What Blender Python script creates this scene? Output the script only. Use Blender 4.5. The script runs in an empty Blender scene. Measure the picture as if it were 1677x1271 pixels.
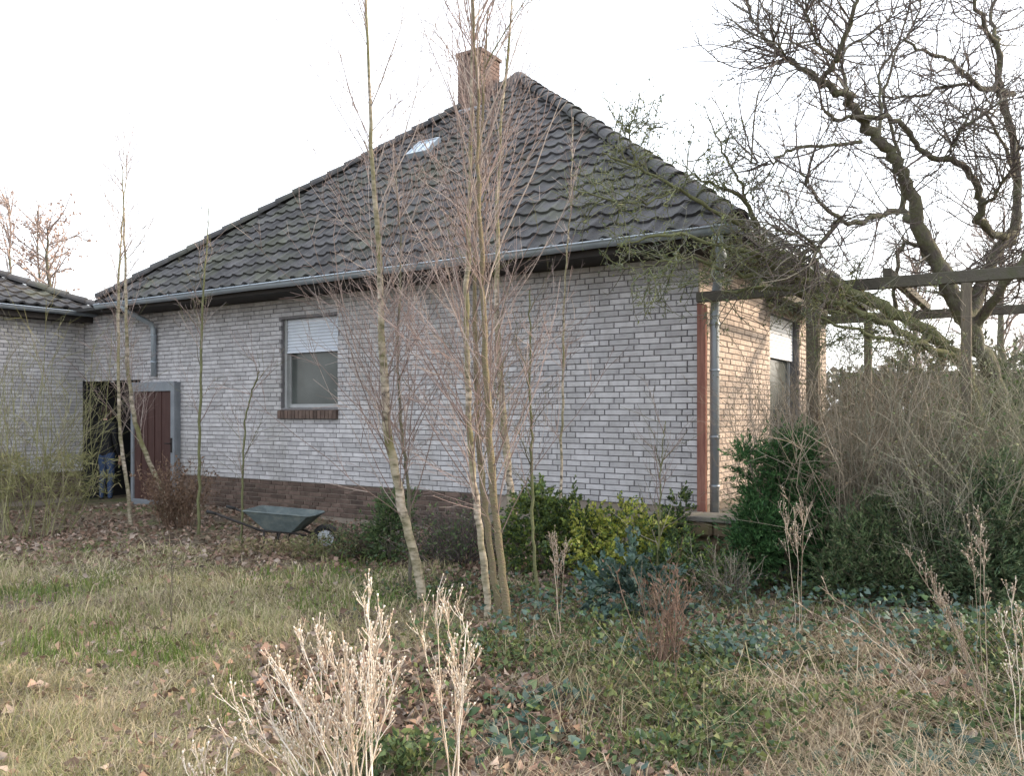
import bpy, bmesh, math, random
import numpy as np
from mathutils import Vector, Matrix

random.seed(7)
RNG = np.random.default_rng(11)
R = math.radians
scene = bpy.context.scene
COL = scene.collection

# ------------------------------------------------------------------ camera, sky, sun, exposure
FPX, CX, HY, EYE = 1360.0, 838.0, 675.0, 1.55
cam = bpy.data.cameras.new('camera')
cam.sensor_width = 36.0
cam.lens = 36.0 * FPX / 1677.0
cam.shift_y = (HY - 635.5) / 1677.0
cam.clip_start = 0.05
cam.clip_end = 2000
camo = bpy.data.objects.new('camera', cam)
COL.objects.link(camo)
camo.location = (0, 0, EYE)
camo.rotation_euler = (R(90), 0, 0)
scene.camera = camo

SUN_EL, SUN_AZ = 22.0, 80.0           # azimuth clockwise from +Y
world = bpy.data.worlds.new('World')
scene.world = world
world.use_nodes = True
wn = world.node_tree
wn.nodes.clear()
sky = wn.nodes.new('ShaderNodeTexSky')
sky.sky_type = 'NISHITA'
sky.sun_disc = False
sky.sun_elevation = R(SUN_EL)
sky.sun_rotation = R(SUN_AZ)
sky.dust_density = 5.0
bg = wn.nodes.new('ShaderNodeBackground')
bg.inputs['Strength'].default_value = 0.07
wn.links.new(sky.outputs[0], bg.inputs['Color'])
bg2 = wn.nodes.new('ShaderNodeBackground')      # even white cloud veil over the whole sky
bg2.inputs['Color'].default_value = (0.93, 0.96, 1.0, 1)
bg2.inputs['Strength'].default_value = 0.84
addn = wn.nodes.new('ShaderNodeAddShader')
wn.links.new(bg.outputs[0], addn.inputs[0])
wn.links.new(bg2.outputs[0], addn.inputs[1])
wo = wn.nodes.new('ShaderNodeOutputWorld')
wn.links.new(addn.outputs[0], wo.inputs['Surface'])

sl = bpy.data.lights.new('sun', 'SUN')
sl.energy = 2.6
sl.angle = R(5)
sl.color = (1.0, 0.80, 0.60)
so = bpy.data.objects.new('sun', sl)
COL.objects.link(so)
sdir = Vector((math.cos(R(SUN_EL)) * math.sin(R(SUN_AZ)), math.cos(R(SUN_EL)) * math.cos(R(SUN_AZ)), math.sin(R(SUN_EL))))
so.rotation_euler = sdir.to_track_quat('Z', 'Y').to_euler()
so.location = (20, 10, 20)

scene.view_settings.view_transform = 'Standard'
scene.view_settings.look = 'None'
scene.view_settings.gamma = 1.0
scene.view_settings.use_curve_mapping = False
scene.view_settings.exposure = 1.2

# ------------------------------------------------------------------ helpers
def P(px, py, d):
    return np.array([(px - CX) / FPX * d, d, EYE - (py - HY) / FPX * d])

def vnoise(x, y, scale, seed=0):
    x = np.asarray(x, float) * scale; y = np.asarray(y, float) * scale
    xi = np.floor(x).astype(np.int64); yi = np.floor(y).astype(np.int64)
    fx = x - xi; fy = y - yi
    fx = fx * fx * (3 - 2 * fx); fy = fy * fy * (3 - 2 * fy)
    def h(a, b):
        n = (a * 374761393 + b * 668265263 + seed * 1442695041) & 0x7fffffff
        n = ((n ^ (n >> 13)) * 1274126177) & 0x7fffffff
        return ((n ^ (n >> 16)) & 0xffff) / 65535.0
    return (h(xi, yi) * (1 - fx) + h(xi + 1, yi) * fx) * (1 - fy) + (h(xi, yi + 1) * (1 - fx) + h(xi + 1, yi + 1) * fx) * fy

def gz(x, y):
    x = np.asarray(x, float); y = np.asarray(y, float)
    fade = np.clip((22 - np.abs(x)) / 6, 0, 1) * np.clip((22 - np.abs(y - 4)) / 6, 0, 1)
    z = (vnoise(x, y, 0.45, 3) - 0.5) * 0.16 + (vnoise(x, y, 1.7, 5) - 0.5) * 0.06 + (vnoise(x, y, 5.0, 8) - 0.5) * 0.03
    z = z - 0.11 * np.clip((-x - 3.0) / 5.0, 0, 1) * np.clip((y - 8) / 5, 0, 1)
    return z * fade

def ground_at(px, d):
    x = (px - CX) / FPX * d
    return np.array([x, d, float(gz(x, d))])

def mesh_np(name, V, Q=None, T=None, col=None, smooth=False):
    V = np.ascontiguousarray(V, dtype=np.float32)
    me = bpy.data.meshes.new(name)
    nq = 0 if Q is None else len(Q); nt = 0 if T is None else len(T)
    me.vertices.add(len(V)); me.vertices.foreach_set('co', V.ravel())
    loops = []; starts = []; s = 0
    if nq:
        loops.append(np.asarray(Q, np.int32).ravel()); starts.append(np.arange(nq) * 4); s = nq * 4
    if nt:
        loops.append(np.asarray(T, np.int32).ravel()); starts.append(s + np.arange(nt) * 3)
    L = np.concatenate(loops); S = np.concatenate(starts).astype(np.int32)
    me.loops.add(len(L)); me.loops.foreach_set('vertex_index', L)
    me.polygons.add(len(S)); me.polygons.foreach_set('loop_start', S)
    if smooth:
        me.polygons.foreach_set('use_smooth', np.ones(len(S), bool))
    me.update(calc_edges=True)
    if col is not None:
        a = me.color_attributes.new('Col', 'FLOAT_COLOR', 'POINT')
        c = np.ones((len(V), 4), np.float32); c[:, :3] = col
        a.data.foreach_set('color', c.ravel())
    return me

def link(name, me, mat, parent=None, loc=None):
    o = bpy.data.objects.new(name, me)
    COL.objects.link(o)
    if mat is not None and me is not None and not me.materials:
        me.materials.append(mat)
    if parent is not None: o.parent = parent
    if loc is not None: o.location = loc
    return o

def empty(name, loc, rz=0.0):
    o = bpy.data.objects.new(name, None)
    COL.objects.link(o)
    o.empty_display_size = 0.2
    o.location = loc; o.rotation_euler = (0, 0, rz)
    return o

def tag(o, label=None, cat=None, group=None, kind=None):
    if label: o['label'] = label
    if cat: o['category'] = cat
    if group: o['group'] = group
    if kind: o['kind'] = kind
    return o

class MB:
    """collects shapes in plain coordinates, builds ONE mesh object"""
    def __init__(self): self.v = []; self.f = []; self.sm = []
    def add(self, vs, fs, smooth=False):
        b = len(self.v); self.v += [tuple(p) for p in vs]
        self.f += [tuple(i + b for i in f) for f in fs]; self.sm += [smooth] * len(fs)
        return self
    def box(self, x0, x1, y0, y1, z0, z1):
        return self.add([(x0, y0, z0), (x1, y0, z0), (x1, y1, z0), (x0, y1, z0), (x0, y0, z1), (x1, y0, z1), (x1, y1, z1), (x0, y1, z1)],
                        [(0, 3, 2, 1), (4, 5, 6, 7), (0, 1, 5, 4), (1, 2, 6, 5), (2, 3, 7, 6), (3, 0, 4, 7)])
    def bar(self, a, b, w, h):
        a = Vector(a); b = Vector(b); t = (b - a).normalized()
        s = t.cross(Vector((0, 0, 1)))
        if s.length < 1e-3: s = Vector((1, 0, 0))
        s.normalize(); u = s.cross(t).normalized()
        vs = []
        for p in (a, b):
            for i, j in ((-1, -1), (1, -1), (1, 1), (-1, 1)): vs.append(p + s * (w / 2 * i) + u * (h / 2 * j))
        return self.add(vs, [(3, 2, 1, 0), (4, 5, 6, 7), (0, 1, 5, 4), (1, 2, 6, 5), (2, 3, 7, 6), (3, 0, 4, 7)])
    def tube(self, pts, rad, n=10, caps=True):
        pts = [Vector(p) for p in pts]
        if not hasattr(rad, '__len__'): rad = [rad] * len(pts)
        vs = []; fs = []
        ref = None
        for i, p in enumerate(pts):
            t = (pts[min(i + 1, len(pts) - 1)] - pts[max(i - 1, 0)]).normalized()
            if ref is None:
                ref = t.cross(Vector((0.31, 0.52, 0.8)))
                if ref.length < 1e-3: ref = t.cross(Vector((1, 0, 0)))
            ref = (ref - t * ref.dot(t)).normalized(); w = t.cross(ref)
            for k in range(n):
                a = 2 * math.pi * k / n
                vs.append(p + (ref * math.cos(a) + w * math.sin(a)) * rad[i])
        for i in range(len(pts) - 1):
            for k in range(n):
                fs.append((i * n + k, i * n + (k + 1) % n, (i + 1) * n + (k + 1) % n, (i + 1) * n + k))
        self.add(vs, fs, True)
        if caps:
            b = len(self.v) - len(vs)
            self.f.append(tuple(b + k for k in reversed(range(n)))); self.sm.append(False)
            self.f.append(tuple(b + (len(pts) - 1) * n + k for k in range(n))); self.sm.append(False)
        return self
    def mesh(self, name):
        me = bpy.data.meshes.new(name)
        me.from_pydata(self.v, [], self.f)
        me.polygons.foreach_set('use_smooth', self.sm)
        me.update(); return me
    def build(self, name, mat, parent=None, loc=None, bevel=0):
        me = self.mesh(name)
        if bevel:
            bm = bmesh.new(); bm.from_mesh(me)
            bmesh.ops.bevel(bm, geom=list(bm.edges), offset=bevel, segments=1, affect='EDGES')
            bm.to_mesh(me); bm.free()
        return link(name, me, mat, parent, loc)

# ---- materials
def new_mat(name):
    m = bpy.data.materials.new(name); m.use_nodes = True
    nt = m.node_tree; b = nt.nodes['Principled BSDF']
    return m, nt, b

def noisy(name, cols, scale=6.0, rough=0.8, bump=0.0, bscale=40.0, metallic=0.0, spread=0.3, coords='Object', stretch=(1, 1, 1), island=0.0, detail=6, stain=None):
    """colour ramp over fractal noise; island = brightness spread between single pieces"""
    m, nt, b = new_mat(name)
    tc = nt.nodes.new('ShaderNodeTexCoord')
    mp = nt.nodes.new('ShaderNodeMapping'); mp.inputs['Scale'].default_value = stretch
    src = tc.outputs['Object']
    if coords == 'World':
        g = nt.nodes.new('ShaderNodeNewGeometry'); src = g.outputs['Position']
    nt.links.new(src, mp.inputs['Vector'])
    no = nt.nodes.new('ShaderNodeTexNoise'); no.inputs['Scale'].default_value = scale; no.inputs['Detail'].default_value = detail
    no.inputs['Roughness'].default_value = 0.65
    nt.links.new(mp.outputs[0], no.inputs['Vector'])
    cr = nt.nodes.new('ShaderNodeValToRGB')
    els = cr.color_ramp.elements
    n = len(cols)
    for i, c in enumerate(cols):
        pos = 0.5 + (i / (n - 1) - 0.5) * 2 * spread if n > 1 else 0.5
        if i < 2: e = els[i]; e.position = pos
        else: e = els.new(pos)
        e.color = (*c, 1)
    nt.links.new(no.outputs['Fac'], cr.inputs['Fac'])
    outc = cr.outputs['Color']
    if stain is not None:
        gs = nt.nodes.new('ShaderNodeNewGeometry')
        ns = nt.nodes.new('ShaderNodeTexNoise'); ns.inputs['Scale'].default_value = 0.9; ns.inputs['Detail'].default_value = 7
        ns.inputs['Roughness'].default_value = 0.7
        ms = nt.nodes.new('ShaderNodeMapping'); ms.inputs['Scale'].default_value = (1.4, 1.4, .35)
        nt.links.new(gs.outputs['Position'], ms.inputs['Vector']); nt.links.new(ms.outputs[0], ns.inputs['Vector'])
        rs = nt.nodes.new('ShaderNodeMapRange'); rs.inputs['From Min'].default_value = .5; rs.inputs['From Max'].default_value = .72
        rs.inputs['To Max'].default_value = stain[3]
        nt.links.new(ns.outputs['Fac'], rs.inputs['Value'])
        mxs = nt.nodes.new('ShaderNodeMixRGB'); mxs.inputs['Color2'].default_value = (*stain[:3], 1)
        nt.links.new(rs.outputs[0], mxs.inputs['Fac']); nt.links.new(outc, mxs.inputs['Color1']); outc = mxs.outputs[0]
    if island > 0:
        g2 = nt.nodes.new('ShaderNodeNewGeometry'); oi = nt.nodes.new('ShaderNodeObjectInfo')
        ad = nt.nodes.new('ShaderNodeMath'); ad.operation = 'ADD'
        nt.links.new(g2.outputs['Random Per Island'], ad.inputs[0]); nt.links.new(oi.outputs['Random'], ad.inputs[1])
        fr = nt.nodes.new('ShaderNodeMath'); fr.operation = 'FRACT'; nt.links.new(ad.outputs[0], fr.inputs[0])
        mr = nt.nodes.new('ShaderNodeMapRange'); mr.inputs['To Min'].default_value = 1 - island; mr.inputs['To Max'].default_value = 1 + island
        nt.links.new(fr.outputs[0], mr.inputs['Value'])
        hs = nt.nodes.new('ShaderNodeHueSaturation')
        nt.links.new(mr.outputs[0], hs.inputs['Value']); nt.links.new(outc, hs.inputs['Color'])
        outc = hs.outputs['Color']
    nt.links.new(outc, b.inputs['Base Color'])
    b.inputs['Roughness'].default_value = rough
    b.inputs['Metallic'].default_value = metallic
    b.inputs['Specular IOR Level'].default_value = 0.3
    if bump > 0:
        n2 = nt.nodes.new('ShaderNodeTexNoise'); n2.inputs['Scale'].default_value = bscale; n2.inputs['Detail'].default_value = 5
        nt.links.new(mp.outputs[0], n2.inputs['Vector'])
        bp = nt.nodes.new('ShaderNodeBump'); bp.inputs['Strength'].default_value = bump; bp.inputs['Distance'].default_value = 0.02
        nt.links.new(n2.outputs['Fac'], bp.inputs['Height']); nt.links.new(bp.outputs[0], b.inputs['Normal'])
    return m

def attr_mat(name, rough=0.75, transl=0.0):
    m, nt, b = new_mat(name)
    a = nt.nodes.new('ShaderNodeVertexColor'); a.layer_name = 'Col'
    nt.links.new(a.outputs['Color'], b.inputs['Base Color'])
    b.inputs['Roughness'].default_value = rough
    b.inputs['Specular IOR Level'].default_value = 0.25
    if transl > 0:
        out = nt.nodes['Material Output']
        tr = nt.nodes.new('ShaderNodeBsdfTranslucent'); nt.links.new(a.outputs['Color'], tr.inputs['Color'])
        mx = nt.nodes.new('ShaderNodeMixShader'); mx.inputs['Fac'].default_value = transl
        nt.links.new(b.outputs[0], mx.inputs[1]); nt.links.new(tr.outputs[0], mx.inputs[2])
        nt.links.new(mx.outputs[0], out.inputs['Surface'])
    return m

M = {}
M['brick'] = noisy('pale_brick', [(.32, .31, .32), (.44, .43, .44), (.51, .50, .51)], 9, .85, .25, 90, island=.16, coords='World', stain=(.25, .24, .215, .62))
M['brick_sun_tint'] = noisy('pale_brick_sun_tint', [(.30, .245, .21), (.41, .345, .30), (.48, .42, .37)], 9, .85, .25, 90, island=.16, coords='World')  # side wall's pale brick, with the warmth of the low sun painted into its colour
M['mortar'] = noisy('dark_mortar', [(.13, .125, .13), (.21, .205, .21)], 20, .95, .3, 80)
M['plinth'] = noisy('brown_brick', [(.05, .038, .033), (.105, .073, .06), (.15, .11, .09)], 8, .8, .3, 80, island=.35, coords='World')
M['plinth_mortar'] = noisy('plinth_mortar', [(.20, .17, .14), (.27, .23, .19)], 20, .95)
M['tile'] = noisy('roof_tile', [(.034, .034, .037), (.064, .063, .067), (.10, .098, .092)], 7, .75, .5, 60, island=.34, coords='World', stain=(.085, .095, .05, .6))
M['deck'] = noisy('roof_deck', [(.03, .03, .03), (.045, .043, .042)], 5, .9)
M['chimney'] = noisy('chimney_brick', [(.085, .058, .05), (.135, .092, .08), (.18, .13, .115)], 7, .9, .4, 60, island=.2, coords='World')
M['chim_mortar'] = noisy('chimney_mortar', [(.15, .13, .12), (.21, .19, .17)], 20, .95)
M['zinc'] = noisy('zinc', [(.27, .32, .37), (.36, .41, .46), (.42, .47, .51)], 4, .5, .05, 30, .45, coords='World')
M['soffit'] = noisy('dark_timber', [(.018, .016, .015), (.04, .034, .03)], 4, .8, stretch=(1, 8, 8))
M['redwood'] = noisy('red_brown_timber', [(.13, .05, .04), (.23, .105, .08), (.33, .18, .13)], 5, .75, .2, 40, stretch=(6, 6, .6))
M['white_pvc'] = noisy('shutter_white', [(.52, .56, .63), (.66, .70, .76)], 3, .55)
M['frame'] = noisy('window_frame', [(.28, .29, .29), (.42, .43, .43)], 5, .6)
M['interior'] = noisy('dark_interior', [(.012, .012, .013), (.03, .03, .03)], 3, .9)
M['door_frame'] = noisy('blue_grey_metal', [(.15, .165, .185), (.23, .25, .27)], 5, .55)
M['door_panel'] = noisy('red_brown_panel', [(.04, .022, .02), (.065, .034, .03), (.09, .052, .045)], 3, .45, stretch=(8, 8, .8))
M['concrete'] = noisy('old_concrete', [(.10, .095, .085), (.19, .18, .16), (.15, .16, .09)], 5, .95, .5, 40)
M['mossy_stone'] = noisy('mossy_stone', [(.09, .075, .055), (.17, .13, .085), (.11, .115, .04)], 5, .95, .5, 30)
M['timber'] = noisy('weathered_timber', [(.075, .065, .052), (.14, .12, .095), (.10, .105, .06)], 6, .9, .4, 40, stretch=(5, 5, .7))
M['beam'] = noisy('grey_green_beam', [(.05, .045, .038), (.09, .082, .068), (.075, .08, .045)], 6, .9, .4, 40)
M['plank'] = noisy('fence_plank', [(.10, .083, .065), (.165, .14, .11), (.13, .12, .085)], 5, .9, .3, 40, stretch=(7, 7, .5), island=.25)
M['barrow'] = noisy('barrow_green', [(.055, .07, .072), (.09, .112, .115), (.16, .175, .16)], 9, .7, .3, 30)
M['rust_steel'] = noisy('dark_steel', [(.02, .02, .022), (.05, .042, .038)], 8, .7, metallic=.3)
M['rubber'] = noisy('rubber', [(.015, .015, .016), (.03, .03, .03)], 8, .85)
M['pale_rim'] = noisy('pale_rim', [(.35, .38, .42), (.5, .53, .56)], 6, .6)
M['jeans'] = noisy('blue_denim', [(.03, .05, .10), (.055, .085, .16)], 14, .9)
M['jacket'] = noisy('black_jacket', [(.008, .008, .01), (.018, .018, .02)], 10, .85)
M['skin'] = noisy('skin', [(.42, .26, .19), (.5, .32, .24)], 8, .6)
M['hair'] = noisy('hair', [(.03, .02, .015), (.05, .035, .025)], 30, .7)
M['leather'] = noisy('dark_shoe', [(.012, .012, .012), (.025, .024, .023)], 10, .6)
M['glass_green'] = None

def glass_mat(name, tint, rough=.05, gloss=0.35):
    m, nt, b = new_mat(name)
    tc = nt.nodes.new('ShaderNodeTexCoord'); no = nt.nodes.new('ShaderNodeTexNoise'); no.inputs['Scale'].default_value = 3
    nt.links.new(tc.outputs['Object'], no.inputs['Vector'])
    cr = nt.nodes.new('ShaderNodeValToRGB')
    cr.color_ramp.elements[0].position = .3; cr.color_ramp.elements[1].position = .75
    cr.color_ramp.elements[0].color = (*[c * .75 for c in tint], 1); cr.color_ramp.elements[1].color = (*[min(1, c * 1.2) for c in tint], 1)
    nt.links.new(no.outputs['Fac'], cr.inputs['Fac']); nt.links.new(cr.outputs[0], b.inputs['Base Color'])
    b.inputs['Roughness'].default_value = rough
    b.inputs['Specular IOR Level'].default_value = gloss
    return m
M['pane'] = glass_mat('dusty_window_glass', (.075, .083, .078), .16, .5)
M['skylight'] = glass_mat('skylight_glass', (.33, .42, .50), .15, .8)
M['foliage'] = attr_mat('foliage', .6, .22)
M['dry'] = attr_mat('dry_stalk', .8, .12)
M['blade'] = attr_mat('grass_blade', .7, .25)
M['litter'] = attr_mat('fallen_leaf', .75, .15)
M['twig'] = attr_mat('twig_bark', .85, 0)

def birch_mat():
    m, nt, b = new_mat('birch_bark')
    tc = nt.nodes.new('ShaderNodeTexCoord')
    mp = nt.nodes.new('ShaderNodeMapping'); mp.inputs['Scale'].default_value = (13, 13, 30)
    nt.links.new(tc.outputs['Object'], mp.inputs['Vector'])
    n1 = nt.nodes.new('ShaderNodeTexNoise'); n1.inputs['Scale'].default_value = 1.0; n1.inputs['Detail'].default_value = 4
    nt.links.new(mp.outputs[0], n1.inputs['Vector'])
    cr = nt.nodes.new('ShaderNodeValToRGB'); e = cr.color_ramp.elements
    e[0].position = .34; e[0].color = (.07, .058, .048, 1); e[1].position = .46; e[1].color = (.27, .23, .175, 1)
    x = e.new(.66); x.color = (.50, .435, .36, 1)
    nt.links.new(n1.outputs['Fac'], cr.inputs['Fac'])
    n2 = nt.nodes.new('ShaderNodeTexNoise'); n2.inputs['Scale'].default_value = 1.6; n2.inputs['Detail'].default_value = 5
    nt.links.new(tc.outputs['Object'], n2.inputs['Vector'])
    cr2 = nt.nodes.new('ShaderNodeValToRGB'); cr2.color_ramp.elements[0].position = .40; cr2.color_ramp.elements[1].position = .64
    nt.links.new(n2.outputs['Fac'], cr2.inputs['Fac'])
    mx = nt.nodes.new('ShaderNodeMixRGB'); mx.inputs['Color2'].default_value = (.13, .125, .045, 1)
    nt.links.new(cr2.outputs[0], mx.inputs['Fac']); nt.links.new(cr.outputs[0], mx.inputs['Color1'])
    nt.links.new(mx.outputs[0], b.inputs['Base Color'])
    b.inputs['Roughness'].default_value = .85
    bp = nt.nodes.new('ShaderNodeBump'); bp.inputs['Strength'].default_value = .5; bp.inputs['Distance'].default_value = .01
    nt.links.new(n1.outputs['Fac'], bp.inputs['Height']); nt.links.new(bp.outputs[0], b.inputs['Normal'])
    return m
M['birch'] = birch_mat()
M['brownbirch'] = noisy('brown_birch_bark', [(.06, .05, .04), (.19, .15, .10), (.15, .135, .075), (.36, .30, .23)], 22, .9, .7, 60, stretch=(1, 1, 1.6), spread=.26)
M['applebark'] = noisy('apple_bark', [(.055, .048, .043), (.10, .087, .076), (.11, .112, .065), (.20, .195, .165)], 14, .95, .9, 45, stretch=(1, 1, .6))
M['mossbark'] = noisy('mossy_bark', [(.06, .058, .038), (.12, .125, .06), (.17, .18, .10)], 8, .95, .7, 30)

def ground_mat():
    m, nt, b = new_mat('garden_soil')
    g = nt.nodes.new('ShaderNodeNewGeometry')
    n1 = nt.nodes.new('ShaderNodeTexNoise'); n1.inputs['Scale'].default_value = 1.1; n1.inputs['Detail'].default_value = 8
    n2 = nt.nodes.new('ShaderNodeTexNoise'); n2.inputs['Scale'].default_value = 22; n2.inputs['Detail'].default_value = 6
    for n in (n1, n2): nt.links.new(g.outputs['Position'], n.inputs['Vector'])
    c1 = nt.nodes.new('ShaderNodeValToRGB'); e = c1.color_ramp.elements
    e[0].position = .35; e[0].color = (.075, .058, .040, 1); e[1].position = .62; e[1].color = (.085, .095, .035, 1)
    x = e.new(.5); x.color = (.13, .105, .07, 1)
    c2 = nt.nodes.new('ShaderNodeValToRGB'); e = c2.color_ramp.elements
    e[0].position = .35; e[0].color = (.45, .45, .45, 1); e[1].position = .7; e[1].color = (1.5, 1.4, 1.25, 1)
    nt.links.new(n1.outputs['Fac'], c1.inputs['Fac']); nt.links.new(n2.outputs['Fac'], c2.inputs['Fac'])
    mx = nt.nodes.new('ShaderNodeMixRGB'); mx.blend_type = 'MULTIPLY'; mx.inputs['Fac'].default_value = 1
    nt.links.new(c1.outputs[0], mx.inputs[1]); nt.links.new(c2.outputs[0], mx.inputs[2])
    nt.links.new(mx.outputs[0], b.inputs['Base Color'])
    b.inputs['Roughness'].default_value = .95
    bp = nt.nodes.new('ShaderNodeBump'); bp.inputs['Strength'].default_value = .8; bp.inputs['Distance'].default_value = .03
    nt.links.new(n2.outputs['Fac'], bp.inputs['Height']); nt.links.new(bp.outputs[0], b.inputs['Normal'])
    return m
M['ground'] = ground_mat()

# ---- vectorised plant geometry
def nrm(a): return a / np.maximum(np.linalg.norm(a, axis=-1, keepdims=True), 1e-9)

def tubes_np(pts, rad, n=3, lump=0):
    """pts (N,K,3) rad (N,K) -> V,Q"""
    N, K, _ = pts.shape
    t = nrm(np.gradient(pts, axis=1))
    ref = nrm(np.cross(t, np.array([.31, .52, .8]))); w = np.cross(t, ref)
    a = np.arange(n) * 2 * np.pi / n
    ring = pts[:, :, None, :] + rad[:, :, None, None] * (ref[:, :, None, :] * np.cos(a)[None, None, :, None] + w[:, :, None, :] * np.sin(a)[None, None, :, None])
    V = ring.reshape(-1, 3)
    if lump: V = V + np.random.default_rng(5).normal(0, 1, V.shape) * np.repeat(rad.reshape(-1), n)[:, None] * lump
    i = np.arange(N)[:, None, None] * K * n; k = np.arange(K - 1)[None, :, None] * n; j = np.arange(n)[None, None, :]
    a0 = i + k + j; a1 = i + k + (j + 1) % n
    Q = np.stack([a0, a1, a1 + n, a0 + n], -1).reshape(-1, 4)
    return V, Q

def twigs_np(starts, dirs, lens, rng, K=5, up=.3, wob=.12):
    N = len(starts)
    p = np.zeros((N, K, 3)); p[:, 0] = starts
    d = nrm(np.asarray(dirs, float)); step = (np.asarray(lens) / (K - 1))[:, None]
    for k in range(1, K):
        d = nrm(d + np.array([0, 0, up / (K - 1)]) + rng.normal(0, wob, (N, 3)))
        p[:, k] = p[:, k - 1] + d * step
    return p

def spawn(par, per, t0, t1, ang, l0, l1, rng, K=4, up=.2, wob=.12, bias=1.0):
    """children twigs on parents (N,K0,3)"""
    N, K0, _ = par.shape
    idx = np.repeat(np.arange(N), per)
    t = rng.uniform(t0, t1, len(idx)) * (K0 - 1)
    i0 = np.clip(np.floor(t).astype(int), 0, K0 - 2); f = (t - i0)[:, None]
    a = par[idx, i0]; b = par[idx, i0 + 1]
    s = a * (1 - f) + b * f; tan = nrm(b - a)
    r = nrm(np.cross(tan, rng.normal(0, 1, (len(idx), 3))))
    an = np.radians(ang) * rng.uniform(.7, 1.3, len(idx))[:, None]
    d = tan * np.cos(an) + r * np.sin(an)
    ln = rng.uniform(l0, l1, len(idx)) * (1 - .45 * bias * (t / (K0 - 1)))
    return twigs_np(s, d, ln, rng, K, up, wob)

def taper(N, K, r0, r1):
    r0 = np.broadcast_to(np.asarray(r0, float).reshape(-1, 1), (N, 1))
    return r0 * np.linspace(1, r1, K)[None, :]

def cat(parts):
    V = []; Q = []; b = 0; C = []
    for p in parts:
        V.append(p[0]); Q.append(p[1] + b); b += len(p[0])
        if len(p) > 2: C.append(np.broadcast_to(p[2], (len(p[0]), 3)))
    return np.concatenate(V), np.concatenate(Q), (np.concatenate(C) if C else None)

def smooth_path(pts, K, rng=None, jit=0.0):
    pts = np.asarray(pts, float)
    t = np.linspace(0, 1, len(pts)); tt = np.linspace(0, 1, K)
    # catmull-rom
    seg = np.clip(np.floor(tt * (len(pts) - 1)).astype(int), 0, len(pts) - 2); f = (tt * (len(pts) - 1) - seg)[:, None]
    p0 = pts[np.clip(seg - 1, 0, None)]; p1 = pts[seg]; p2 = pts[seg + 1]; p3 = pts[np.clip(seg + 2, None, len(pts) - 1)]
    q = .5 * ((2 * p1) + (-p0 + p2) * f + (2 * p0 - 5 * p1 + 4 * p2 - p3) * f ** 2 + (-p0 + 3 * p1 - 3 * p2 + p3) * f ** 3)
    if jit and rng is not None: q[1:-1] += rng.normal(0, jit, (K - 2, q.shape[1]))
    return q

def leaves_np(pos, dirs, length, width, rng, fold=.25):
    """folded leaves: 4 outline points + tip, two quads-> here 2 quads"""
    N = len(pos); d = nrm(dirs); s = nrm(np.cross(d, rng.normal(0, 1, (N, 3)))); n = np.cross(d, s)
    L = np.broadcast_to(np.asarray(length, float).reshape(-1, 1), (N, 1)); W = np.broadcast_to(np.asarray(width, float).reshape(-1, 1), (N, 1))
    b = pos; t = pos + d * L - n * L * .12
    m = pos + d * L * .5 + n * W * 0
    l = pos + d * L * .45 + s * W * .5 + n * W * fold; r = pos + d * L * .45 - s * W * .5 + n * W * fold
    V = np.stack([b, l, t, r, m], 1).reshape(-1, 3)
    i = np.arange(N)[:, None] * 5
    Q = np.concatenate([i + np.array([[0, 4, 2, 1]]), i + np.array([[0, 3, 2, 4]])], 0)
    return V, Q

def rnd_cols(N, pal, rng, per, jit=.18):
    pal = np.asarray(pal, float); w = rng.integers(0, len(pal), N)
    c = pal[w] * rng.uniform(1 - jit, 1 + jit, (N, 1))
    return np.repeat(c, per, axis=0)

# ------------------------------------------------------------------ ground
def build_ground():
    xs = np.concatenate([[-600, -200, -80, -40, -24], np.linspace(-16, 13, 190), [20, 36, 70, 160, 600]])
    ys = np.concatenate([[-60, -20, -6, -1], np.linspace(.5, 20, 150), [26, 40, 80, 200, 900]])
    X, Y = np.meshgrid(xs, ys); Z = gz(X, Y)
    V = np.stack([X, Y, Z], -1).reshape(-1, 3)
    nx = len(xs); ny = len(ys)
    a = (np.arange(ny - 1)[:, None] * nx + np.arange(nx - 1)[None, :])
    Q = np.stack([a, a + 1, a + nx + 1, a + nx], -1).reshape(-1, 4)
    tag(link('ground', mesh_np('ground', V, Q, smooth=True), M['ground']), kind='structure')
build_ground()

# ------------------------------------------------------------------ house (local frame: x along the front to the right, y into depth)
ANG = R(32.7)
C0 = (2.02, 9.0, 0.0)
ca, sa = math.cos(ANG), math.sin(ANG)
def HL(x, y, z):      # house local -> world
    return np.array([C0[0] + x * ca + y * sa, C0[1] - x * sa + y * ca, z])

house = empty('bungalow', C0, -ANG)
tag(house, 'pale brick bungalow with dark tiled hipped roof, brick chimney and half closed shutter', 'house')

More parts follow.
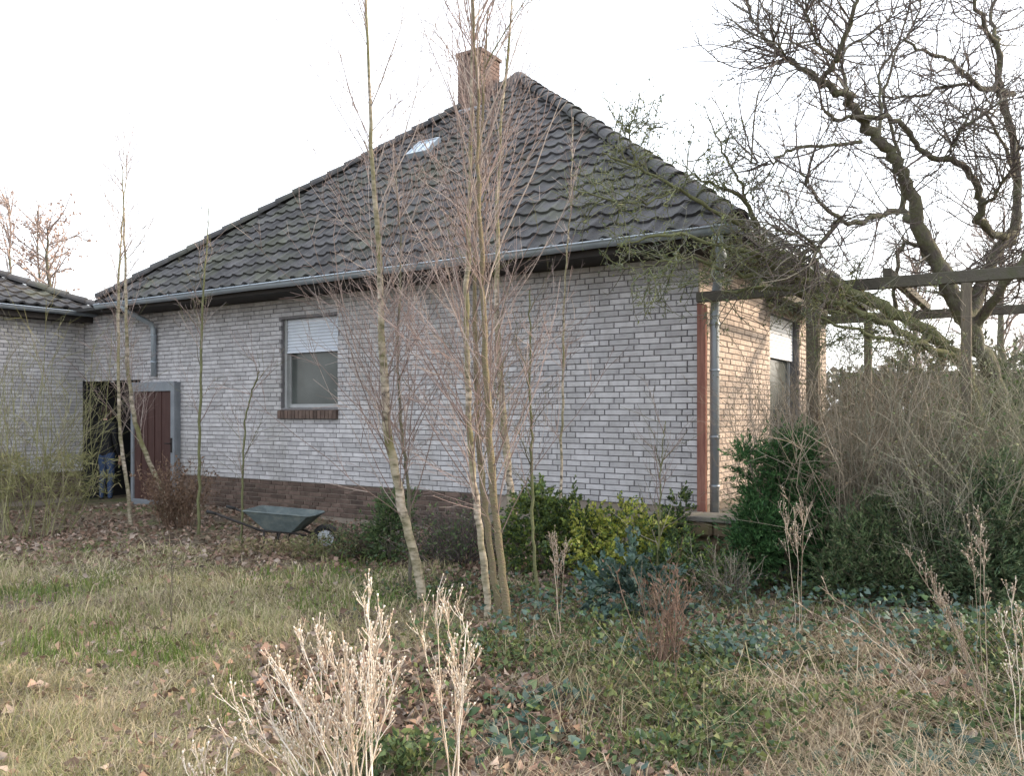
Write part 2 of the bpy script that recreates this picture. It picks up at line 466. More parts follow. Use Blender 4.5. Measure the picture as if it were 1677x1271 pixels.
ZP, ZT, COURSE = 0.51, 3.25, 0.0668
brick_cache = {}
def brick_mesh(L, var, dep, axis, key='b'):
    k = (round(L, 3), var, axis, key)
    if k in brick_cache: return brick_cache[k]
    rr = random.Random(hash(k) & 0xffff)
    h = 0.0565; e = 0.004
    j = lambda s=0.0022: rr.uniform(-s, s)
    x0, x1, z0, z1 = -L / 2, L / 2, -h / 2, h / 2
    out = [(x0 + e + j(), -dep, z0 + e + j()), (x1 - e + j(), -dep, z0 + e + j()), (x1 - e + j(), -dep, z1 - e + j()), (x0 + e + j(), -dep, z1 - e + j())]
    inn = [(x0 + j(), -dep + e, z0), (x1 + j(), -dep + e, z0), (x1 + j(), -dep + e, z1), (x0 + j(), -dep + e, z1)]
    bk = [(x0, .02, z0), (x1, .02, z0), (x1, .02, z1), (x0, .02, z1)]
    vs = out + inn + bk
    fs = [(0, 1, 2, 3)]
    for a, b in ((0, 4), (4, 8)):
        for i in range(4):
            fs.append((b + i, b + (i + 1) % 4, a + (i + 1) % 4, a + i))
    if axis == 'side': vs = [(-y, x, z) for x, y, z in vs]      # faces +x
    me = bpy.data.meshes.new('brick'); me.from_pydata(vs, [], fs); me.update()
    brick_cache[k] = me
    return me

def brick_layout(a0, a1, z0, nc, holes, rr):
    out = []; prev = []
    for c in range(nc):
        z = z0 + (c + .5) * COURSE
        a = a0; cur = []
        first = True
        while a < a1 - .02:
            for _ in range(6):
                L = rr.choice([.24, .24, .24, .24, .178, .115, .115, .30])
                if first: L = rr.choice([.24, .115, .178])
                if all(abs(a + L - p) > .035 for p in prev): break
            first = False
            L = min(L, a1 - a)
            if a1 - (a + L) < .06: L = a1 - a
            cur.append(a + L)
            segs = [(a, a + L)]
            for (h0, h1, hz0, hz1) in holes:
                if hz0 < z < hz1:
                    ns = []
                    for s0, s1 in segs:
                        if s1 <= h0 or s0 >= h1: ns.append((s0, s1))
                        else:
                            if s0 < h0: ns.append((s0, h0))
                            if s1 > h1: ns.append((h1, s1))
                    segs = ns
            for s0, s1 in segs:
                if s1 - s0 > .03: out.append((s0 + (.0 if s0 in (a,) else 0), s1, z))
            a += L + .0105
        prev = cur
    return out

def lay_bricks(wall, axis, a0, a1, z0, nc, holes, mat, near, limit, face=0.0, seed=1, dep=.012, key='b'):
    """bricks of one wall: those that show largest are single objects, the rest one joined part"""
    rr = random.Random(seed)
    lay = brick_layout(a0, a1, z0, nc, holes, rr)
    lay.sort(key=lambda t: near((t[0] + t[1]) / 2, t[2]))
    rest = MB()
    for i, (s0, s1, z) in enumerate(lay):
        L = round((s1 - s0) / .0125) * .0125 if i < limit else s1 - s0
        m = (s0 + s1) / 2
        off = rr.uniform(-.0035, .0035)
        if axis == 'front': loc = (m, face + off, z)
        elif axis == 'side': loc = (face - off, m, z)
        if i < limit:
            me = brick_mesh(max(L, .03), rr.randrange(4), dep, axis, key)
            link('brick', me, mat, wall, loc)
        else:
            me = brick_mesh(round(L, 2), rr.randrange(3), dep, axis, key)
            vs = [(v.co.x + loc[0], v.co.y + loc[1], v.co.z + loc[2]) for v in me.vertices]
            rest.add(vs, [tuple(p.vertices) for p in me.polygons])
    if rest.v:
        tag(rest.build('brickwork', mat, wall), kind='stuff')

def wall_slab(mb, axis, a0, a1, z0, z1, holes, t0, t1):
    """slab with rectangular holes, butt-jointed boxes"""
    xs = sorted({a0, a1, *[h for q in holes for h in q[:2]]}); zs = sorted({z0, z1, *[h for q in holes for h in q[2:]]})
    for i in range(len(xs) - 1):
        for j in range(len(zs) - 1):
            cx, cz = (xs[i] + xs[i + 1]) / 2, (zs[j] + zs[j + 1]) / 2
            if any(h[0] < cx < h[1] and h[2] < cz < h[3] for h in holes): continue
            if axis == 'front': mb.box(xs[i], xs[i + 1], t0, t1, zs[j], zs[j + 1])
            else: mb.box(t0, t1, xs[i], xs[i + 1], zs[j], zs[j + 1])

WIN = (-6.54, -5.36, 1.61, 2.95)
NC = 41
DEPTH = 6.2
def build_house_walls():
    mb = MB(); wall_slab(mb, 'front', -9.7, -.002, ZP, ZT, [WIN], 0, .24)
    fw = mb.build('front_wall', M['mortar'], house)
    camd = lambda a, z: -a
    lay_bricks(fw, 'front', -9.695, 0.0, ZP, NC, [WIN], M['brick'], lambda a, z: -a + abs(z - 1.7) * .25, 300, seed=3)
    mb = MB().box(-9.7, -.002, .01, .25, -.4, ZP)
    pl = mb.build('plinth', M['plinth_mortar'], house)
    lay_bricks(pl, 'front', -9.69, -3.0, ZP - 7 * COURSE - .004, 7, [], M['plinth'], lambda a, z: -a - z * .5, 240, face=.01, seed=5, key='p')
    SW = (2.75, 4.35, .62, 2.92)
    mb = MB(); wall_slab(mb, 'side', .24, DEPTH, ZP, ZT, [SW], -.24, 0)
    mb.box(-.24, 0, .0, .24, ZP, ZT)
    sw = mb.build('side_wall', M['mortar'], house)
    lay_bricks(sw, 'side', .0, DEPTH, ZP, NC, [SW], M['brick_sun_tint'], lambda a, z: a + abs(z - 1.9) * .3, 300, seed=9, key='s')
    MB().box(-.25, -.01, .26, DEPTH, -.4, ZP).build('side_plinth', M['plinth_mortar'], house)
    MB().box(-9.7, -.25, DEPTH - .24, DEPTH, -.4, ZT).build('back_wall', M['mortar'], house)
    MB().box(-9.7, -9.46, .26, DEPTH - .25, -.4, ZT).build('far_wall', M['mortar'], house)
    # window of the front
    w = empty('window', (0, 0, 0)); w.parent = house
    x0, x1, z0, z1 = WIN
    y = .13
    f = MB(); t = .06
    f.box(x0, x0 + t, y, y + .07, z0, z1); f.box(x1 - t, x1, y, y + .07, z0, z1)
    f.box(x0 + t, x1 - t, y, y + .07, z0, z0 + t); f.box(x0 + t, x1 - t, y, y + .07, z1 - t, z1)
    f.build('frame', M['frame'], w)
    MB().box(x0 + t, x1 - t, y + .03, y + .045, z0 + t, z1 - t).build('pane', M['pane'], w)
    s = MB(); zz = z1 - .002; k = 0
    while zz > 2.50:
        hgt = .048
        s.add([(x0 + .02, y - .035, zz), (x1 - .02, y - .035, zz), (x1 - .02, y - .047, zz - hgt / 2), (x0 + .02, y - .047, zz - hgt / 2),
               (x1 - .02, y - .035, zz - hgt + .004), (x0 + .02, y - .035, zz - hgt + .004), (x1 - .02, y - .03, zz - hgt), (x0 + .02, y - .03, zz - hgt)],
              [(0, 3, 2, 1), (3, 5, 4, 2), (5, 7, 6, 4)])
        zz -= hgt
    s.box(x0 + .02, x1 - .02, y - .05, y - .025, zz - .03, zz)
    s.build('roller_shutter', M['white_pvc'], w)
    MB().box(x0, x0 + .045, y - .06, y - .002, z0, z1).build('shutter_rail', M['frame'], w)
    MB().box(x1 - .045, x1, y - .06, y - .002, z0, z1).build('shutter_rail', M['frame'], w)
    c = MB(); c.add([(x0 + .1, y + .1, z0 + .06), (x1 - .08, y + .1, z0 + .06), (x1 - .08, y + .1, 2.4), (x0 + .1, y + .1, 2.4)], [(0, 1, 2, 3)])
    # brick on edge sill
    sill = MB().box(x0 - .02, x1 + .02, .02, .12, z0 - .16, z0 - .01).build('sill', M['plinth_mortar'], w)
    n = 16
    for i in range(n):
        a = x0 - .02 + (x1 - x0 + .04) / n * (i + .5)
        b = MB(); hw = (x1 - x0 + .04) / n / 2 - .006
        b.add([(-hw, -.065, -.15), (hw, -.065, -.15), (hw, .12, -.11), (-hw, .12, -.11), (-hw, -.065, -.035), (hw, -.065, -.035), (hw, .12, .012), (-hw, .12, .012)],
              [(0, 3, 2, 1), (4, 5, 6, 7), (0, 1, 5, 4), (1, 2, 6, 5), (2, 3, 7, 6), (3, 0, 4, 7)])
        if i == 0: sm = b.mesh('sill_brick')
        link('brick', sm, M['plinth'], w, (a, 0, z0 - .006))
    # side window / patio door with shutter
    w = empty('window', (0, 0, 0)); w.parent = house
    a0, a1, z0, z1 = SW
    f = MB(); xo = -.13
    f.box(xo - .07, xo, a0, a0 + t, z0, z1); f.box(xo - .07, xo, a1 - t, a1, z0, z1)
    f.box(xo - .07, xo, a0 + t, a1 - t, z0, z0 + t); f.box(xo - .07, xo, a0 + t, a1 - t, z1 - t, z1)
    f.build('frame', M['frame'], w)
    MB().box(xo - .045, xo - .03, a0 + t, a1 - t, z0 + t, z1 - t).build('pane', M['pane'], w)
    s = MB(); zz = z1 - .002
    while zz > 2.33:
        s.box(xo + .02, xo + .045, a0 + .02, a1 - .02, zz - .046, zz - .004)
        s.box(xo + .02, xo + .03, a0 + .02, a1 - .02, zz - .05, zz - .046); zz -= .05
    s.build('roller_shutter', M['white_pvc'], w)
    # corrugated canopy over the side window
    cv = []; cf = []
    n = 44
    for i in range(n + 1):
        yy = 2.5 + i * 2.2 / n; h = .018 * math.sin(i * math.pi / 2)
        cv += [(.0, yy, 3.08 + h), (.42, yy, 2.97 + h), (.42, yy, 2.955 + h), (0, yy, 3.065 + h)]
    for i in range(n):
        for k in range(4): cf.append((i * 4 + k, i * 4 + (k + 1) % 4, i * 4 + 4 + (k + 1) % 4, i * 4 + 4 + k))
    MB().add(cv, cf).build('canopy', M['soffit'], house)
    # timber corner board and zinc downpipes
    MB().box(.012, .062, -.075, .0, .42, 2.72).build('corner_board', M['redwood'], house)
    MB().box(.064, .112, -.085, -.035, .42, 2.70).build('corner_batten', M['redwood'], house)
    d = MB().tube([(.16, .06, .40), (.16, .06, 2.62), (.17, .05, 2.75), (.30, -.2, 3.02), (.42, -.48, 3.12), (.44, -.62, 3.18), (.44, -.66, 3.30)], .05, 14)
    dp = d.build('downpipe', M['zinc'], house)
    for z in (.75, 1.28, 2.0, 2.5):
        MB().tube([(.16, .06, z - .014), (.16, .06, z + .014)], .057, 14).build('pipe_clip', M['zinc'], dp)
    d = MB().tube([(-9.60, -.07, 2.16), (-9.60, -.07, 2.95), (-9.60, -.12, 3.05), (-9.60, -.55, 3.22), (-9.6, -.66, 3.30)], .045, 12)
    dp = d.build('downpipe', M['zinc'], house)
    for z in (2.4, 2.85):
        MB().tube([(-9.60, -.07, z - .014), (-9.60, -.07, z + .014)], .052, 12).build('pipe_clip', M['zinc'], dp)
build_house_walls()

# ---- roof
EX0, EX1, EY0, EY1, ZE = -10.3, .6, -.6, 6.7, 3.40
APX = (-4.85, 4.05, 7.53)
tile_w, gauge, tile_len = .25, .285, .36
PROF = [(0, .032), (.028, .028), (.052, .010), (.08, .001), (.14, .0), (.185, .006), (.215, .024), (.245, .036), (.275, .026)]
def tile_verts(jr):
    vs = []; fs = []
    n = len(PROF)
    for (x, h) in PROF: vs.append((x, 0, h + .046 + jr.uniform(-.002, .002)))
    for (x, h) in PROF: vs.append((x, tile_len, h + .004))
    for (x, h) in PROF: vs.append((x, .004, h + .010))
    for i in range(n - 1):
        fs.append((i, i + 1, n + i + 1, n + i)); fs.append((2 * n + i, 2 * n + i + 1, i + 1, i))
    return vs, fs
tile_meshes = []
jr = random.Random(4)
for k in range(5):
    vs, fs = tile_verts(jr); me = bpy.data.meshes.new('roof_tile'); me.from_pydata(vs, [], fs); me.update(); tile_meshes.append(me)

def tri_slope(roof, origin, across, upv, width, apex_a, S, mode, limit_fn=None, hole=None, mat=None, seed=0, apex2=None):
    """tile a triangular (or trapezoid) slope. frame: origin + a*across + s*upv + n*normal; mode 'parts' or 'stuff'"""
    rr = random.Random(seed)
    across = Vector(across).normalized(); upv = Vector(upv).normalized(); nor = across.cross(upv)
    rot = Matrix((across, upv, nor)).transposed()
    mw = rot.to_4x4(); origin = Vector(origin)
    rows = int(S / gauge) + 1; colsn = int(width / tile_w) + 2
    lst = []
    apex2 = apex_a if apex2 is None else apex2
    for r in range(rows):
        s0 = r * gauge - .05
        for c in range(-1, colsn):
            a0 = c * tile_w
            def inside(a, s): return a >= apex_a * s / S - 1e-6 and a <= width - (width - apex2) * s / S + 1e-6 and s <= S
            cn = [(a0, s0), (a0 + .275, s0), (a0, s0 + tile_len), (a0 + .275, s0 + tile_len)]
            ins = [inside(a, max(s, 0)) for a, s in cn]
            mid = inside(a0 + .16, max(s0 + .02, 0)) or inside(a0 + .02, max(s0 + .02, 0)) or inside(a0 + .25, max(s0 + .02, 0))
            if not any(ins) and not mid: continue
            if hole and hole[0] < a0 + .15 < hole[1] and hole[2] < s0 + .2 < hole[3]: continue
            lst.append((r, c, a0, s0, all(ins)))
    rest = MB(); cnt = 0
    if limit_fn: lst.sort(key=limit_fn)
    for (r, c, a0, s0, full) in lst:
        base = origin + across * a0 + upv * s0
        jj = rr.uniform(-.012, .012)
        tilt = Matrix.Rotation(rr.uniform(-.012, .012), 4, 'Z') @ Matrix.Rotation(rr.uniform(-.006, .006), 4, 'X')
        mtx = Matrix.Translation(base + upv * jj + nor * rr.uniform(0, .006)) @ mw @ tilt
        me = tile_meshes[rr.randrange(5)]
        if not full:
            bm = bmesh.new(); bm.from_mesh(me)
            # clip against the slope's two hips, in tile space
            for (pa, ps, na, ns) in ((0, 0, -S, apex_a), (width, 0, S, width - apex2)):
                bmesh.ops.bisect_plane(bm, geom=bm.verts[:] + bm.edges[:] + bm.faces[:], plane_co=(pa - a0, ps - s0, 0), plane_no=(na, ns, 0), clear_outer=True)
            bmesh.ops.bisect_plane(bm, geom=bm.verts[:] + bm.edges[:] + bm.faces[:], plane_co=(0, S - s0, 0), plane_no=(0, 1, 0), clear_outer=True)
            if len(bm.faces) < 1: bm.free(); continue
            me = bpy.data.meshes.new('roof_tile'); bm.to_mesh(me); bm.free()
        if mode == 'parts' and cnt < 300:
            o = link('roof_tile', me, mat, roof); o.matrix_local = mtx; cnt += 1
        else:
            rest.add([mtx @ v.co for v in me.vertices], [tuple(p.vertices) for p in me.polygons])
    if rest.v:
        tag(rest.build('roof_tiling', mat, roof), kind='stuff')

def hip_caps(roof, a, b, mat, step=.34, r=.115, lift=.03, seed=0):
    rr = random.Random(seed)
    a = Vector(a); b = Vector(b); n = int((b - a).length / step); t = (b - a).normalized()
    side = t.cross(Vector((0, 0, 1))).normalized(); up = side.cross(t)
    cap = None
    vs = []; fs = []; K = 9
    for ring, (s, rad) in enumerate(((0, r * 1.12), (.40, r * .92))):
        for k in range(K):
            an = math.pi * k / (K - 1) * 1.1 - .05 * math.pi
            vs.append((math.cos(an) * rad, s, math.sin(an) * rad * .8 + (.012 if ring == 0 else 0)))
    for k in range(K): vs.append((vs[k][0] * .85, .003, vs[k][2] * .82))
    for k in range(K - 1): fs += [(k, K + k, K + k + 1, k + 1), (2 * K + k, k, k + 1, 2 * K + k + 1)]
    me = bpy.data.meshes.new('hip_tile'); me.from_pydata(vs, [], fs); me.update()
    rot = Matrix((side, t, up)).transposed().to_4x4()
    for i in range(n):
        o = link('hip_tile', me, mat, roof)
        o.matrix_local = Matrix.Translation(a + t * (i * step) + up * (lift + rr.uniform(-.008, .012)) + side * rr.uniform(-.012, .012)) @ rot @ Matrix.Rotation(rr.uniform(-.04, .04), 4, 'Y')

def build_roof():
    # deck slightly below the tiles
    e = -.012
    v = [(EX0, EY0, ZE + e), (EX1, EY0, ZE + e), (EX1, EY1, ZE + e), (EX0, EY1, ZE + e), (APX[0], APX[1], APX[2] + e)]
    roof = MB().add(v, [(0, 1, 4), (1, 2, 4), (2, 3, 4), (3, 0, 4)]).build('roof', M['deck'], house)
    S = math.hypot(APX[1] - EY0, APX[2] - ZE)
    sk_a, sk_s = -5.50 - EX0, 2.775 / ((APX[1] - EY0) / S)
    hole = (sk_a - .30, sk_a + .30, sk_s - .3, sk_s + .32)
    tri_slope(roof, (EX0, EY0, ZE), (1, 0, 0), (0, APX[1] - EY0, APX[2] - ZE), EX1 - EX0, APX[0] - EX0, S, 'parts',
              limit_fn=lambda q: -(q[1] * .25) + q[0] * .2, hole=None, mat=M['tile'], seed=2)
    S2 = math.hypot(EX1 - APX[0], APX[2] - ZE)
    tri_slope(roof, (EX1, EY0, ZE), (0, 1, 0), (APX[0] - EX1, 0, APX[2] - ZE), EY1 - EY0, APX[1] - EY0, S2, 'stuff', mat=M['tile'], seed=8)
    for i, c in enumerate(((EX0, EY0), (EX1, EY0), (EX1, EY1), (EX0, EY1))):
        hip_caps(roof, (c[0], c[1], ZE + .02), (APX[0], APX[1], APX[2] + .03), M['tile'], seed=i)
    dome = MB(); K = 12; vs = [(APX[0], APX[1], APX[2] + .17)]; fs = []
    for ri, (rad, zz) in enumerate(((.10, .15), (.17, .08), (.24, -.04), (.30, -.20))):
        for k in range(K): vs.append((APX[0] + rad * math.cos(2 * math.pi * k / K), APX[1] + rad * math.sin(2 * math.pi * k / K), APX[2] + zz))
    for k in range(K):
        fs.append((0, 1 + k, 1 + (k + 1) % K))
        for ri in range(3): fs.append((1 + ri * K + k, 1 + (ri + 1) * K + k, 1 + (ri + 1) * K + (k + 1) % K, 1 + ri * K + (k + 1) % K))
    dome.add(vs, fs, True).build('apex_tile', M['tile'], roof)
    # skylight
    up = Vector((0, APX[1] - EY0, APX[2] - ZE)).normalized(); ac = Vector((1, 0, 0)); no = ac.cross(up)
    ctr = Vector((EX0, EY0, ZE)) + ac * sk_a + up * sk_s
    sk = MB()
    def slab(mb, a0, a1, s0, s1, n0, n1):
        vs = [ctr + ac * a + up * s + no * n for n in (n0, n1) for a, s in ((a0, s0), (a1, s0), (a1, s1), (a0, s1))]
        mb.add(vs, [(0, 3, 2, 1), (4, 5, 6, 7), (0, 1, 5, 4), (1, 2, 6, 5), (2, 3, 7, 6), (3, 0, 4, 7)])
    sz = .82
    ac0, up0 = ac, up; ac = ac * sz; up = up * sz
    slab(sk, -.27, .27, -.29, -.25, .02, .13); slab(sk, -.27, .27, .25, .29, .02, .13)
    slab(sk, -.27, -.23, -.25, .25, .02, .13); slab(sk, .23, .27, -.25, .25, .02, .13)
    s = sk.build('skylight', M['zinc'], house)
    g = MB(); slab(g, -.23, .23, -.25, .25, .10, .118); g.build('pane', M['skylight'], s)
    g = MB(); slab(g, -.008, .008, -.25, .25, .119, .13); g.build('glazing_bar', M['zinc'], s)
    # soffit, fascia
    fr = MB()
    fr.box(EX0 + .02, EX1 - .02, EY0 + .04, -.005, ZT, ZT + .03)
    fr.box(.005, EX1 - .04, -.004, EY1 - .02, ZT, ZT + .03)
    fr.build('soffit', M['soffit'], house)
    fr = MB(); fr.box(EX0, EX1, EY0 + .01, EY0 + .035, ZT - .005, ZE - .03)
    fr.build('fascia', M['soffit'], house)
    fr = MB(); fr.box(EX1 - .035, EX1 - .01, EY0 + .04, EY1, ZT - .005, ZE - .03)
    fr.build('fascia', M['soffit'], house)
    # gutters: half round troughs with brackets
    def gutter(a, b, name='gutter'):
        a = Vector(a); b = Vector(b); t = (b - a).normalized(); sd = t.cross(Vector((0, 0, 1)))
        vs = []; fs = []; K = 9; r = .068; n = 14
        for i in range(n + 1):
            p = a.lerp(b, i / n) + Vector((0, 0, .006 * math.sin(i * 1.7)))
            for rad in (r, r - .006):
                for k in range(K):
                    an = math.pi + math.pi * k / (K - 1)
                    vs.append(p + sd * (math.cos(an) * rad) + Vector((0, 0, math.sin(an) * rad)))
        m = 2 * K
        for i in range(n):
            for k in range(K - 1):
                fs.append((i * m + k, i * m + k + 1, (i + 1) * m + k + 1, (i + 1) * m + k))
                fs.append((i * m + K + k, (i + 1) * m + K + k, (i + 1) * m + K + k + 1, i * m + K + k + 1))
            for k in (0, K - 1): fs.append((i * m + k, (i + 1) * m + k, (i + 1) * m + K + k, i * m + K + k))
        for base in (0, n * m): fs.append(tuple(base + k for k in range(K)))
        g = MB().add(vs, fs, True)
        o = g.build(name, M['zinc'], house)
        bead = MB().tube([a - sd * r, b - sd * r], .011, 8); bead.build('bead', M['zinc'], o)
        bead = MB().tube([a + sd * r, b + sd * r], .011, 8); bead.build('bead', M['zinc'], o)
        L = (b - a).length; nb = int(L / .62)
        bm0 = None
        for i in range(nb + 1):
            p = a + t * (.2 + i * (L - .4) / nb)
            q = MB()
            q.bar(Vector((0, 0, .012)) - sd * (r + .01), Vector((0, 0, .012)) + sd * (r + .03), .028, .006)
            if bm0 is None: bm0 = q.mesh('bracket')
            link('bracket', bm0, M['zinc'], o, p)
    gutter((EX0 + .01, EY0 - .062, ZE - .05), (EX1 + .05, EY0 - .062, ZE - .02))
    gutter((EX1 + .062, EY0 + .05, ZE - .03), (EX1 + .062, EY1 - .01, ZE - .05))
    # chimney
    cx, cy = -5.42, 3.60; hx, hy = .25, .30; z0, z1 = 6.1, 7.98
    ch = MB().box(cx - hx + .008, cx + hx - .008, cy - hy + .008, cy + hy - .008, z0, z1 - .002).build('chimney', M['chim_mortar'], house)
    bk = MB(); c = 0; z = z0
    rr = random.Random(5)
    while z + .055 < z1 - .001:
        ex = 0.03 if z > z1 - .14 else 0
        for side in range(4):
            ln = (2 * hx if side % 2 == 0 else 2 * hy) + 2 * ex
            a = -(.115 if c % 2 else 0)
            while a < ln - .01:
                b0, b1 = max(a, 0), min(a + .24, ln)
                if b1 - b0 > .03:
                    jo = rr.uniform(0, .006)
                    if side == 0: bk.box(cx - hx - ex + b0, cx - hx - ex + b1, cy - hy - ex - jo, cy - hy + .03, z, z + .055)
                    if side == 1: bk.box(cx + hx - .03, cx + hx + ex + jo, cy - hy - ex + b0 + .001, cy - hy - ex + b1 - .001, z + .001, z + .056)
                    if side == 2: bk.box(cx - hx - ex + b0, cx - hx - ex + b1, cy + hy - .03, cy + hy + ex + jo, z + .002, z + .057)
                    if side == 3: bk.box(cx - hx - ex - jo, cx - hx + .03, cy - hy - ex + b0 + .001, cy - hy - ex + b1 - .001, z + .001, z + .054)
                a += .25
        z += .0665; c += 1
    tag(bk.build('brickwork', M['chimney'], ch), kind='stuff')
    MB().box(cx - hx + .04, cx + hx - .04, cy - hy + .04, cy + hy - .04, z1 - .01, z1 + .015).build('chimney_cap', M['concrete'], ch)
    fl = MB(); fl.box(cx - hx - .03, cx + hx + .03, cy - hy - .035, cy - hy - .02, 6.72, 6.93)
    fl.build('flashing', M['zinc'], ch)
build_roof()

# ---- link wall with open passage, door, wing
def build_link():
    x1, x0 = -9.70, -11.9
    yb = .06
    OP = (-11.9, -10.16, -.5, 2.14)
    mb = MB(); wall_slab(mb, 'front', x0, x1 - .002, -.5, 3.34, [OP], yb, yb + .24)
    lw = mb.build('passage_wall', M['mortar'], house)
    lay_bricks(lw, 'front', x0, x1 - .003, ZP, 42, [(-11.9, -10.16, -1, 2.14)], M['brick'], lambda a, z: -a, 300, face=yb, seed=13)
    # passage interior: side walls, back wall, ceiling, floor
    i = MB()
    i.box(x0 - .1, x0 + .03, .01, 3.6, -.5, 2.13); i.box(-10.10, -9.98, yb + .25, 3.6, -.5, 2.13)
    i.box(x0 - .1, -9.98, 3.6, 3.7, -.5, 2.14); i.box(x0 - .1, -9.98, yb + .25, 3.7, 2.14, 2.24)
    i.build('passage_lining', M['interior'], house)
    MB().box(x0 + .035, -9.0, -.55, 3.59, -.5, -.11).build('passage_floor', M['concrete'], house)
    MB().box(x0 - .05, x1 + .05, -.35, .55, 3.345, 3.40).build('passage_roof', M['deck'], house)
    # door in blue grey frame, standing in front of the house corner
    d = empty('door', (0, 0, 0)); d.parent = house
    a0, a1, y0, y1 = -10.14, -8.93, -.15, -.09
    f = MB()
    f.box(a0, a0 + .07, y0, y1, -.12, 2.06); f.box(a1 - .10, a1, y0, y1, -.12, 2.06)
    f.box(a0 + .07, a1 - .10, y0, y1, 1.90, 2.06); f.box(a0 + .07, a1 - .10, y0, y1, -.12, .06)
    f.build('frame', M['door_frame'], d, bevel=.006)
    MB().box(a0 + .07, a1 - .10, y0 + .03, y1 - .01, .06, 1.90).build('panel', M['door_panel'], d)
    for k in range(1, 5):
        xx = a0 + .07 + k * (a1 - a0 - .27) / 5
        MB().box(xx - .012, xx + .012, y0 + .018, y0 + .029, .06, 1.90).build('panel_batten', M['door_panel'], d)
    h = MB().box(a1 - .085, a1 - .045, y0 - .012, y0 - .001, .88, 1.12)
    h.tube([(a1 - .065, y0 - .01, 1.03), (a1 - .065, y0 - .05, 1.03), (a1 - .17, y0 - .055, 1.03)], .010, 8)
    h.build('handle', M['rust_steel'], d)
    MB().box(a1 - .05, a1 - .02, y1 + .001, -.013, -.12, 2.05).build('door_jamb', M['door_frame'], d)
build_link()

wing = empty('house_wing', tuple(HL(-11.9, 0, 0)), -ANG)
tag(wing, 'projecting brick wing with low tiled roof beside the dark passage', 'house')
def build_wing():
    # local: x right (away from wing), y into depth; the visible wall is x=0, y from -5 to 0
    mb = MB().box(-.24, 0, -5, .052, .46, ZT - .02).box(-.24, -.004, .053, .30, -.4, ZT + .1)
    w = mb.build('wall', M['mortar'], wing)
    lay_bricks(w, 'side', -5, 0.04, .46, 41, [], M['brick'], lambda a, z: -a, 300, seed=21)
    mb = MB().box(-.25, -.01, -5, -.001, -.6, .46)
    p = mb.build('plinth', M['plinth_mortar'], wing)
    lay_bricks(p, 'side', -2.2, 0.02, .46 - 7 * COURSE, 7, [], M['plinth'], lambda a, z: -a, 100, face=-.01, seed=23, key='p')
    MB().box(-5, -.26, -5, -4.76, -.6, ZT - .02).build('front_wall', M['mortar'], wing)
    MB().box(-5, -.26, -.05, .2, -.6, ZT - .02).build('back_wall', M['mortar'], wing)
    MB().box(-5, -4.76, -4.75, -.06, -.6, ZT - .02).build('far_wall', M['mortar'], wing)
    ze = 3.40; ex, ey = .30, .25; w2 = 3.0; rise = w2 * .46
    y2 = -6
    v = [(ex, ey, ze), (ex, y2, ze), (-6, ey, ze), (ex - w2, ey - w2, ze + rise), (ex - w2, y2, ze + rise), (-6, y2, ze)]
    roof = MB().add(v, [(0, 1, 4, 3), (0, 3, 2), (3, 4, 5, 2)]).build('roof', M['deck'], wing)
    S = math.hypot(w2, rise)
    rr = random.Random(3)
    across = Vector((0, 1, 0)); upv = Vector((-w2, 0, rise)).normalized(); nor = across.cross(upv)
    rot = Matrix((across, upv, nor)).transposed().to_4x4()
    for r in range(int(S / gauge)):
        for c in range(13):
            s0 = r * gauge - .05; yy = ey - .25 - c * .25
            if (ey - yy) < (s0 + .36) * w2 / S - .25: continue
            me = tile_meshes[rr.randrange(5)]
            o = link('roof_tile', me, M['tile'], roof)
            o.matrix_local = Matrix.Translation(Vector((ex, yy, ze)) + upv * (s0 + rr.uniform(-.01, .01)) + nor * .01) @ rot
    hip_caps(roof, (ex, ey, ze + .03), (ex - w2, ey - w2, ze + rise + .03), M['tile'], seed=6)
    MB().box(.004, ex - .02, -5, .0, ZT - .05, ZT - .02).build('soffit', M['soffit'], wing)
    MB().box(ex - .03, ex - .005, -5, ey, ZT - .06, ze - .03).build('fascia', M['soffit'], wing)
    g = MB(); vs = []; fs = []; K = 9; r = .068
    for yy in (-5.5, ey + .02):
        for rad in (r, r - .006):
            for k in range(K):
                an = math.pi + math.pi * k / (K - 1); vs.append((ex + .062 + math.cos(an) * rad, yy, ze - .04 + math.sin(an) * rad))
    m = 2 * K
    for k in range(K - 1): fs += [(k, k + 1, m + k + 1, m + k), (K + k, m + K + k, m + K + k + 1, K + k + 1)]
    fs.append(tuple(m + k for k in range(K)))
    go = g.add(vs, fs, True).build('gutter', M['zinc'], wing)
    MB().tube([(ex + .13, -5.5, ze - .04), (ex + .13, ey + .02, ze - .04)], .011, 8).build('bead', M['zinc'], go)
build_wing()

# ------------------------------------------------------------------ terrace, pergola, fence
terr = empty('terrace_edge', C0, -ANG)
tag(terr, 'raised mossy terrace with rough stone edge at the house corner', 'terrace')
def build_terrace():
    MB().box(-.30, 4.2, -.42, -.10, -.3, .43).box(.02, 4.2, -.095, 5.8, -.3, .43).build('core', M['concrete'], terr)
    rr = random.Random(12)
    x = -.34; c = 0
    for row in range(3):
        x = -.36
        while x < 3.6:
            L = rr.uniform(.2, .42); h = .15
            z = row * .155 - .03
            b = MB().box(0, L - .012, 0, .14, 0, h)
            b.build('stone', M['mossy_stone'], terr, (x, -.50 + rr.uniform(-.05, .04), z + rr.uniform(-.012, .008)), bevel=.028).rotation_euler = (rr.uniform(-.05, .05), rr.uniform(-.06, .06), rr.uniform(-.09, .09))
            x += L
    x = -.38
    while x < 3.8:
        L = rr.uniform(.35, .5)
        MB().box(0, L - .008, 0, .45, 0, .05).build('slab', M['concrete'], terr, (x, -.56 + rr.uniform(-.015, .015), .435), bevel=.008)
        x += L
build_terrace()

